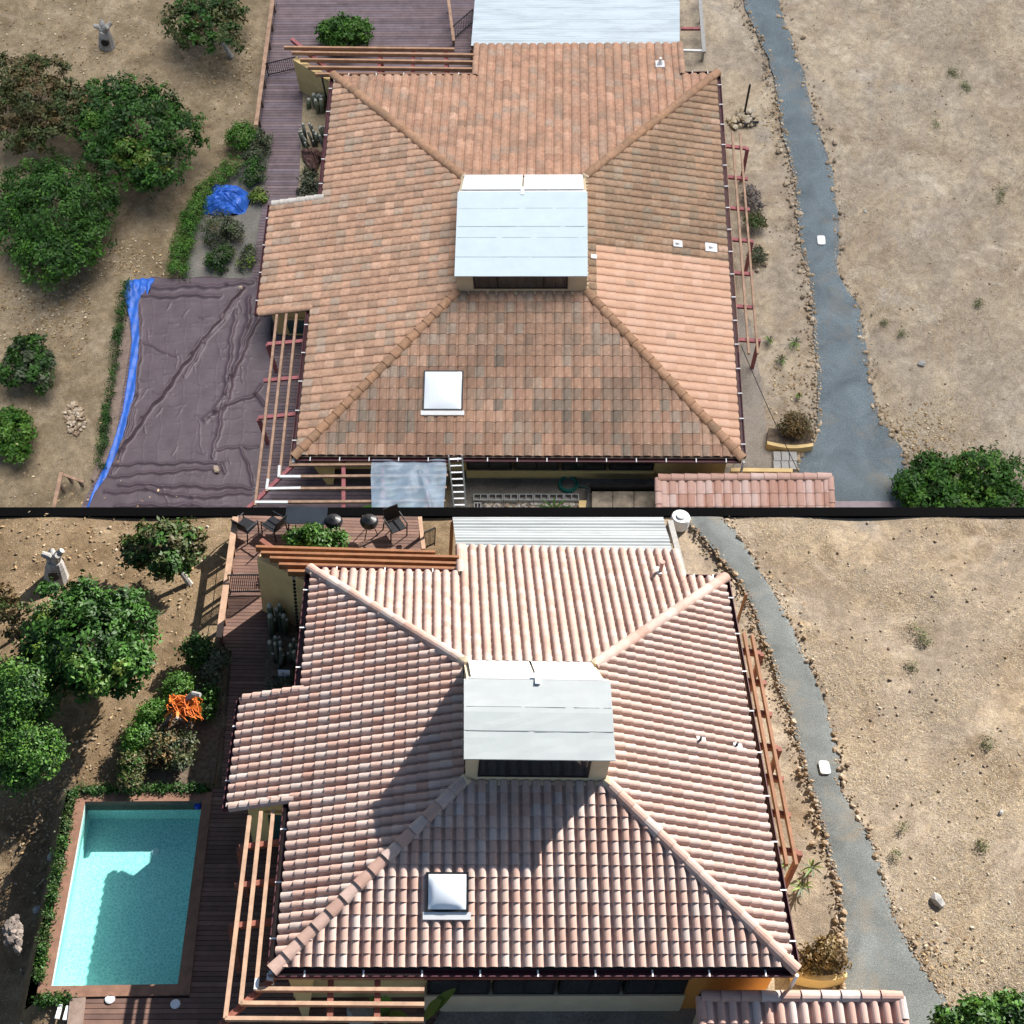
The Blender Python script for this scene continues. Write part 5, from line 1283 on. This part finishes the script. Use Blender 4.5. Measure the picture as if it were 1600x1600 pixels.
for S, px, r, lb in ((U, (1440, 568), .16, 'pale round rock in the dry field under cloud'), (L, (1465, 1407), .17, 'pale round rock in the sunlit dry field'), (L, (1563, 1270), .09, 'small grey stone at the right of the sunlit field'),
                     (L, (72, 1308), .17, 'grey stone left of the pool hedge'), (L, (42, 1383), .13, 'small dark stone in the shade below the pool hedge'), (U, (1352, 330), .07, 'small brown clod above the white utility lid of the overcast path')):
    p = P(S, *px); p.z = ground_z(S, p.x, p.y); solo(S, 'rock', MB().rock(p + Vector((0, 0, r * .4)), r, None), M_CMU, lb, 'rock', p)
for S, a, b, lb in ((U, (1158, 540), (1248, 738), 'thin black cable running from the weathered eave down to the planter'), (L, (1226, 1436), (1260, 1506), 'thin black cable running from the new eave down to the planter bush')):
    A, B = P(S, *a, S.he), P(S, *b, .5); solo(S, 'cable', MB().tube([A.lerp(B, t / 8) - Vector((0, 0, .12 * math.sin(math.pi * t / 8))) for t in range(9)], .014, 5), M_BLACK, lb, 'cable', (A.x, A.y, 0))

# ------------------------------------------------------------------ cacti and succulents
M_CACT = tinted('cactus_skin', .8, 6, .75, 1.2, .2)
def cactus(S, label, stems, tones, r=.06):
    b = P(S, *stems[0][0], .12); T = thing(S, 'cactus', label, 'cactus', b, 'columnar cacti in the beds')
    for q, h in stems:
        p = P(S, *q, .12); k = rnd.uniform(.8, 1.25) * r; l = Vector((rnd.uniform(-.12, .12), rnd.uniform(-.12, .12), h)); c = rnd.choice(tones)
        m = MB(); m.tube([p, p + l * .5, p + l * .9], [k, k * 1.05, k * .95], 9, c); m.tube([p + l * .9, p + l * .97, p + l], [k * .95, k * .7, k * .15], 9, (.40, .40, .35)); put(S, 'stem', m, M_CACT, T, smooth=True)
cactus(U, 'tall pale cactus group nearest the yellow garden wall on the mauve deck', [((480 + rnd.uniform(-3, 28), 166 + rnd.uniform(-4, 16)), rnd.uniform(.35, 1.0)) for _ in range(9)], [(.13, .15, .09), (.17, .18, .12)], .08)
cactus(U, 'dense grey cactus clump above the brown cloth on the mauve deck', [((474 + rnd.uniform(0, 40), 216 + rnd.uniform(0, 22)), rnd.uniform(.4, 1.0)) for _ in range(24)], [(.13, .14, .12), (.17, .18, .16), (.10, .115, .085)], .055)
cactus(L, 'tall shaded cactus group nearest the yellow garden wall on the brown deck', [((426 + rnd.uniform(-2, 26), 975 + rnd.uniform(-8, 22)), rnd.uniform(.5, 1.2)) for _ in range(9)], [(.09, .11, .07)], .075)
cactus(L, 'shaded cactus clump behind the small white sign', [((424 + rnd.uniform(0, 42), 1022 + rnd.uniform(-6, 26)), rnd.uniform(.4, 1.0)) for _ in range(20)], [(.09, .10, .08), (.11, .125, .09)], .055)
q = [(470, 236), (484, 229), (502, 237), (519, 236), (517, 254), (500, 250), (494, 266), (484, 262), (472, 246)]
cen = P(U, 490, 243, .45); m = MB(); ps = [P(U, *v, .3) for v in q]; nn = len(ps) * 4
for i in range(6):
    for j in range(nn):
        u = j / 4; k = int(u) % len(ps); e = ps[k].lerp(ps[(k + 1) % len(ps)], u - int(u)); b = cen.lerp(e, i / 5); m.v.append((b.x, b.y, .55 - .30 * (i / 5) ** 1.5 + .10 * math.sin(j * 1.3) * i / 5 + rnd.uniform(-.07, .07)))
for i in range(5):
    for j in range(nn): m.f.append((i * nn + j, (i + 1) * nn + j, (i + 1) * nn + (j + 1) % nn, i * nn + (j + 1) % nn)); m.c.append(None)
solo(U, 'brown_cloth', m, simple('brown_cloth', (.11, .06, .05), .85, .25, 6), 'crumpled brown cloth draped over the cactus clump', 'cloth', (cen.x, cen.y, .12))
p = P(L, 444, 1056, .3); solo(L, 'plant_sign', MB().hexa([p + Vector((x * .16, y * .02 + z * .1, z)) for z in (0, .22) for x, y in ((-1, -1), (1, -1), (1, 1), (-1, 1))]).beam(p + Vector((0, 0, -.18)), p, .03, .03), simple('pale_sign', (.6, .62, .7), .6), 'small blank white sign among the shaded cacti', 'sign', (p.x, p.y, .12))
for S, n0, px, lb in ((U, 26, (488, 287), 'mottled grey succulent bed below the brown cloth'), (L, 16, (440, 1078), 'shaded succulents below the small white sign')):
    p = P(S, *px, .13); T = thing(S, 'succulents', lb, 'succulents', p)
    V, Fq, Tn = leaf_cloud([(P(S, px[0] + rnd.uniform(-16, 16), px[1] + rnd.uniform(-24, 20), .2).x, P(S, px[0], px[1] + rnd.uniform(-24, 20), .2).y, .2, .17, .6) for _ in range(n0)], 2200, .055, GREY + [(.07, .075, .05), (.14, .14, .10)], .4, .55)
    quads_np(S, 'foliage', V, Fq, Tn, M_LEAF, T); put(S, 'stem', MB().tube([p, p + Vector((0, 0, .1))], .04, 6), M_BARK, T)

# ------------------------------------------------------------------ trees, hedges, shrubs
def ring(cx, cy, rx, ry, n, r, z, j=.0):
    return [(cx + rx * math.cos(6.283 * i / n + j), cy + ry * math.sin(6.283 * i / n + j), z + rnd.uniform(-.25, .25), r * rnd.uniform(.6, 1.22)) for i in range(n)]
gt = 'trees and bushes in the yards'
tree(U, 'yard_tree', 'sparse olive green tree with a white trunk at the top of the overcast yard', 'tree', P(U, 362, 88), [(325, 30, 1.5, 34), *ring(325, 38, 42, 32, 8, 26, 1.3)], 6500, .085, GREEN + OLIVE + OLIVE, gt, .08, True)
tree(U, 'yard_tree', 'rusty brown and green tree at the left edge of the overcast yard', 'tree', P(U, 95, 205), [(55, 160, 1.6, 50), *ring(60, 165, 50, 54, 11, 32, 1.3), (25, 110, 1.2, 30), (18, 215, 1.1, 32)], 11000, .08, RUST + OLIVE, gt, .09)
tree(U, 'citrus_tree', 'large dark green citrus tree with a lime patch, second row of the overcast yard', 'tree', P(U, 205, 260), [(215, 210, 1.9, 60), *ring(215, 212, 62, 58, 12, 38, 1.5), (152, 140, 1.3, 16), (150, 165, 1.3, 24)], 17000, .085, GREEN + BRIGHT[:1], gt, .1,
     extra=([(205, 240, 2.35, 22), (188, 232, 2.2, 15), (228, 250, 2.3, 14), (140, 190, 1.9, 14), (255, 255, 1.9, 13)], 2200, BRIGHT + LIME))
tree(U, 'round_tree', 'dome shaped fine leaved green tree at the left of the overcast yard', 'tree', P(U, 90, 380), [(85, 335, 1.8, 66), *ring(85, 342, 58, 62, 14, 40, 1.4)], 26000, .07, GREEN + BRIGHT[:2], gt, .1)
tree(U, 'bush', 'dark green bush at the left edge below the dome shaped tree', 'bush', P(U, 45, 590), [(42, 562, .8, 30), *ring(42, 568, 24, 26, 7, 20, .6)], 5000, .085, GREEN + GREY, gt, .04)
tree(U, 'bush', 'bright green bush at the lower left beside the stone heap', 'bush', P(U, 20, 690), [(18, 678, .8, 30), *ring(18, 680, 18, 28, 6, 18, .6)], 4200, .08, BRIGHT, gt, .04)
tree(U, 'bush', 'big green bush at the lower right corner of the overcast field', 'bush', P(U, 1490, 790), [(1475, 750, 1.0, 38), (1538, 738, 1.1, 40), (1425, 768, .7, 28), (1592, 752, .9, 34), (1500, 790, .7, 40), (1450, 725, .8, 20), (1570, 790, .7, 36), *ring(1495, 760, 66, 36, 10, 24, .7)], 15000, .08, GREEN + BRIGHT, gt, .05)
tree(U, 'bush', 'leafy bright green bush growing through the rear of the mauve deck', 'bush', P(U, 540, 68), [(540, 52, .9, 30), *ring(540, 54, 30, 14, 7, 18, .7)], 5500, .075, BRIGHT + GREEN[1:3], gt, .04)
tree(U, 'bush', 'small rounded green bush at the top of the curved hedge', 'bush', P(U, 377, 225), [(377, 214, .5, 22)], 3000, .05, BRIGHT, gt, 0)
tree(U, 'shrub', 'grey green shrub beside the deck edge right of the rounded bush', 'shrub', P(U, 403, 245), [(403, 228, .4, 18), (398, 246, .35, 16), (412, 218, .4, 12)], 1800, .055, GREY, gt, 0)
tree(U, 'shrub', 'dark wispy shrub between the hedge and the blue mound', 'shrub', P(U, 397, 268), [(398, 264, .35, 20), (390, 276, .3, 14)], 1800, .05, GREY + GREEN, gt, 0)
tree(U, 'shrub', 'dusty green shrub directly below the blue mound', 'shrub', P(U, 345, 368), [(340, 358, .4, 25), (362, 365, .35, 18)], 2400, .05, GREY + OLIVE, gt, 0)
tree(U, 'shrub', 'yellowish tuft at the right of the blue mound', 'shrub', P(U, 405, 308), [(405, 306, .25, 12)], 700, .06, LIME, gt, 0)
tree(U, 'shrub', 'low grey green shrub above the tarp edge', 'shrub', P(U, 342, 412), [(342, 408, .3, 19), (352, 396, .25, 12)], 1800, .05, GREY + GREEN, gt, 0)
tree(U, 'shrub', 'small flecked shrub at the top right corner of the brown tarp', 'shrub', P(U, 386, 412), [(385, 408, .25, 13), (388, 394, .2, 9)], 1000, .05, GREY + LIME[:1], gt, 0)
def hedge(S, label, line, r, z, n, size, tints, step=9, sq=.85):
    seq = resample(line, step); T = thing(S, 'hedge', label, 'hedge', P(S, *line[len(line) // 2]), 'clipped hedges'); bl = []
    for x, y in seq:
        p = P(S, x, y, z * .5); bl.append((p.x, p.y, z * .55 + (ground_z(S, p.x, p.y) if S is L else 0) * 0, r * mpp(S, x, y), sq))
    V, Fq, Tn = leaf_cloud(bl, n, size, tints, .8); quads_np(S, 'foliage', V, Fq, Tn, M_LEAF, T)
    m = MB()
    for b in bl[::2]: m.tube([(b[0], b[1], -.3), (b[0], b[1], b[2])], .02, 5)
    put(S, 'stem', m, M_BARK, T)
hedge(U, 'curved clipped hedge sweeping down to the covered pool', [(368, 256), (345, 276), (322, 300), (300, 335), (288, 370), (281, 400), (277, 428)], 14, .6, 10000, .04, BRIGHT)
hedge(U, 'narrow clipped hedge strip left of the exposed pool coping', [(196, 440), (190, 480), (182, 540), (172, 610), (162, 680), (154, 730)], 6, .5, 5000, .035, GREEN, 5)
hedge(L, 'thin hedge strip along the left side of the pool', [(115, 1238), (101, 1300), (86, 1380), (73, 1450), (59, 1535)], 4.5, .3, 4200, .035, GREEN + OLIVE[:1], 5)
hedge(L, 'thin hedge strip along the far end of the pool', [(122, 1236), (180, 1235), (240, 1234), (325, 1233)], 4.5, .25, 3400, .035, GREEN, 5)
hedge(L, 'short hedge tuft at the lower left corner of the pool coping', [(64, 1562), (85, 1562), (108, 1560)], 6, .2, 1200, .035, GREEN, 5)
tree(L, 'yard_tree', 'sparse olive green tree with a white trunk at the top of the sunlit yard', 'tree', P(L, 297, 912), [(255, 850, 1.5, 32), *ring(257, 856, 44, 26, 8, 24, 1.2), (215, 870, 1.0, 20), (250, 890, 1.0, 18)], 7000, .08, GREEN + OLIVE + OLIVE, gt, .08, True)
tree(L, 'citrus_tree', 'large dark green citrus tree with a lime patch in the sunlit yard', 'tree', P(L, 150, 1080), [(142, 1005, 2.0, 60), *ring(142, 1012, 64, 62, 12, 38, 1.6), (78, 925, 1.6, 16), (130, 930, 1.8, 26), (200, 940, 1.7, 26)], 18000, .08, GREEN + BRIGHT[:1], gt, .1,
     extra=([(128, 1045, 2.3, 22), (110, 1030, 2.3, 14), (60, 1020, 2.0, 13), (75, 965, 2.0, 14), (190, 1045, 2.0, 13), (155, 1070, 1.9, 14)], 2000, BRIGHT + LIME))
tree(L, 'round_tree', 'two lobed fine leaved green tree at the left edge of the sunlit yard', 'tree', P(L, 50, 1190), [(35, 1085, 1.8, 46), (58, 1100, 1.6, 30), (25, 1050, 1.6, 30), (48, 1178, 1.7, 44), (22, 1205, 1.5, 36), (75, 1165, 1.4, 22), (10, 1130, 1.6, 36)], 20000, .05, GREEN + BRIGHT, gt, .1)
tree(L, 'yard_tree', 'thin rusty tree half hidden behind the sunlit citrus tree', 'tree', P(L, 20, 1000), [(20, 955, 1.0, 24), (30, 985, .8, 18), (10, 930, 1.0, 18)], 1500, .06, RUST, gt, .05)
tree(L, 'bush', 'leafy bright green bush growing through the rear of the brown deck', 'bush', P(L, 490, 862), [(490, 846, .9, 24), *ring(490, 849, 30, 10, 7, 15, .7)], 5000, .07, BRIGHT + GREEN[1:3], gt, .04)
tree(L, 'bush', 'big green bush at the lower right corner of the sunlit field', 'bush', P(L, 1540, 1605), [(1535, 1598, .6, 34), (1582, 1590, .6, 32), (1490, 1604, .5, 26), (1615, 1600, .6, 34)], 9000, .075, GREEN + BRIGHT, gt, .05)
tree(L, 'bush', 'rounded bush in deep shade at the top of the clipped hedges', 'bush', P(L, 308, 1028), [(308, 1018, .5, 22)], 2600, .05, GREEN, gt, 0)
tree(L, 'shrub', 'grey green shrub in deep shade beside the brown deck edge', 'shrub', P(L, 338, 1048), [(338, 1032, .4, 16), (330, 1050, .35, 14)], 1800, .05, GREY, gt, 0)
for x, y, r, lb in ((276, 1075, 25, 'top clipped hedge ball beside the driftwood and orange netting'), (236, 1116, 22, 'middle clipped hedge ball left of the orange netting'), (216, 1154, 24, 'third clipped hedge ball down the sunlit slope'), (207, 1196, 22, 'bottom olive hedge ball just above the pool'), (203, 1222, 14, 'small olive hedge ball touching the pool end hedge')):
    tree(L, 'hedge_ball', lb, 'bush', P(L, x, y + 8), [(x, y, .4, r * .8), (x + r * .35, y - r * .3, .35, r * .6), (x - r * .3, y + r * .35, .35, r * .6)], 3200, .04, BRIGHT if y < 1170 else OLIVE + BRIGHT[:1], gt, 0)
tree(L, 'shrub', 'dusty dry shrub in the bed below the orange netting', 'shrub', P(L, 256, 1180), [(255, 1162, .4, 22), (250, 1185, .35, 18)], 2600, .045, DRY + GREY + OLIVE, gt, 0)
tree(L, 'shrub', 'narrow dusty shrub right of the dry shrub near the pool', 'shrub', P(L, 290, 1180), [(288, 1160, .4, 14), (286, 1188, .35, 13)], 1700, .045, OLIVE + GREY, gt, 0)
tree(L, 'shrub', 'dark shrub in the shaded bed between the netting and the deck', 'shrub', P(L, 318, 1112), [(318, 1105, .3, 18), (325, 1085, .3, 14)], 1600, .05, GREEN, gt, 0)
tree(U, 'dry_bush', 'round dried brown bush in the curved ochre planter', 'bush', P(U, 1243, 680, .3), [(1243, 662, .7, 20), (1232, 668, .6, 13), (1256, 670, .6, 13)], 2600, .045, DRY + OLIVE[:1], gt, 0)
tree(L, 'dry_bush', 'wide dried rust brown bush in the sunlit ochre planter', 'bush', P(L, 1282, 1508, .35), [(1285, 1492, .7, 24), (1265, 1502, .6, 17), (1305, 1500, .6, 16), (1296, 1478, .8, 14)], 2400, .05, DRY, gt, 0)
tree(U, 'shrub', 'grey purple dry shrub under the right pergola', 'shrub', P(U, 1176, 325), [(1176, 318, .4, 13), (1172, 300, .35, 11)], 1000, .05, [(.12, .10, .10), (.15, .13, .12)], gt, 0)
tree(U, 'shrub', 'olive green shrub just below the grey purple one under the pergola', 'shrub', P(U, 1180, 352), [(1178, 345, .4, 14), (1187, 350, .3, 9)], 1200, .05, OLIVE, gt, 0)
tree(U, 'shrub', 'small grey shrub ringed by rocks under the right pergola', 'shrub', P(U, 1184, 402), [(1184, 398, .3, 11)], 700, .045, GREY, gt, 0)
ga = 'agaves beside the paths'
for S, px, r, lb in ((U, (1242, 536), 13, 'green agave close to the stone edging under cloud'), (U, (1221, 563), 12, 'small agave on bare soil below the right pergola'), (U, (1202, 532), 9, 'tiny dark agave at the lower end of the right pergola'), (U, (1248, 619), 6, 'tiny agave seedling above the curved planter'),
                     (L, (1268, 1357), 20, 'sunlit agave with long shadows beside the stone edging'), (L, (1252, 1388), 20, 'lower sunlit agave below the amber pergola'), (L, (1224, 1352), 12, 'dark small agave tucked at the end of the amber pergola')):
    bladed(S, 'agave', lb, 'agave', px, [((px[0] + r * math.cos(a + rnd.uniform(-.3, .3)), px[1] + r * .85 * math.sin(a)), rnd.uniform(.12, .35)) for a in np.arange(0, 6.28, .7)], .028, LIME + GREY, 'leaf', .06, .04, ga)
gw = 'weed tufts in the fields'
for S, px, r, lb in ((U, (1488, 118), 14, 'upper half of the long green weed streak in the overcast field'), (U, (1502, 140), 14, 'lower half of the long green weed streak in the overcast field'), (U, (1571, 305), 13, 'green weed tuft near the right edge of the overcast field'), (U, (1531, 473), 9, 'faint green weed tuft in the lower overcast field'), (U, (1381, 502), 6, 'tiny weed tuft right of the blue grey path'), (U, (1408, 522), 6, 'tiny weed tuft below and right of another one'), (U, (1462, 192), 5, 'tiny weed tuft in the upper overcast field'),
                     (L, (1440, 990), 12, 'upper half of the green weed streak in the sunlit field'), (L, (1450, 1008), 10, 'lower half of the green weed streak in the sunlit field'), (L, (1424, 1046), 9, 'thin weed with a slanting shadow in the sunlit field'), (L, (1544, 1160), 10, 'green weed tuft near the right edge of the sunlit field'), (L, (1536, 1320), 9, 'green weed tuft in the lower sunlit field'), (L, (1402, 1335), 6, 'faint weed tuft right of the grey path'), (L, (1410, 1290), 5, 'tiny faint weed above the other one right of the grey path')):
    p = P(S, *px); rr = r * mpp(S, *px); T = thing(S, 'weed', lb, 'weed', p, gw)
    V, Fq, Tn = leaf_cloud([(p.x + rnd.uniform(-.6, .6) * rr, p.y + rnd.uniform(-1, 1) * rr, .03, rr * .7, .25) for _ in range(4)], int((26 if S is U else 18) * r), .035, [(.10, .14, .04), (.14, .17, .06), (.19, .19, .10)], .2, .3); quads_np(S, 'foliage', V, Fq, Tn, M_LEAF, T)
# driftwood draped with orange netting
T = thing(L, 'orange_netting', 'tangled bright orange netting hung over pale driftwood beside the hedge balls', 'netting', P(L, 285, 1125)); m = MB(); om = simple('orange_net', (.62, .15, .02), .6, .25, 10)
for i in range(85):
    a = P(L, rnd.uniform(263, 308), rnd.uniform(1088, 1112), rnd.uniform(.75, 1.0)); b = P(L, rnd.uniform(266, 318), rnd.uniform(1094, 1130), rnd.uniform(.4, .85)); m.tube([a, a.lerp(b, .3) + Vector((rnd.uniform(-.1, .1), rnd.uniform(-.1, .1), .10)), a.lerp(b, .65) + Vector((rnd.uniform(-.12, .12), rnd.uniform(-.12, .12), .10)), b], .014, 5)
put(L, 'net', m, om, T)
m = MB()
for i in range(30):
    a = P(L, rnd.uniform(268, 314), rnd.uniform(1090, 1116), .95); b = a + Vector((rnd.uniform(-.25, .25), rnd.uniform(-.25, .05), rnd.uniform(-.3, .1))); s = Vector((rnd.uniform(-.08, .08), rnd.uniform(.04, .1), .03)); m.add([a, b, b + s, a + s], [(0, 1, 2, 3)])
put(L, 'net_scrap', m, om, T)
put(L, 'branch', MB().tube([P(L, 276, 1112, .2), P(L, 290, 1094, .9), P(L, 302, 1084, 1.1), P(L, 313, 1086, 1.15)], [.06, .075, .08, .06], 9), M_DRIFT, T)
put(L, 'branch', MB().tube([P(L, 284, 1125, .1), P(L, 268, 1118, .4), P(L, 252, 1136, .1)], [.05, .05, .03], 8), M_DRIFT, T)
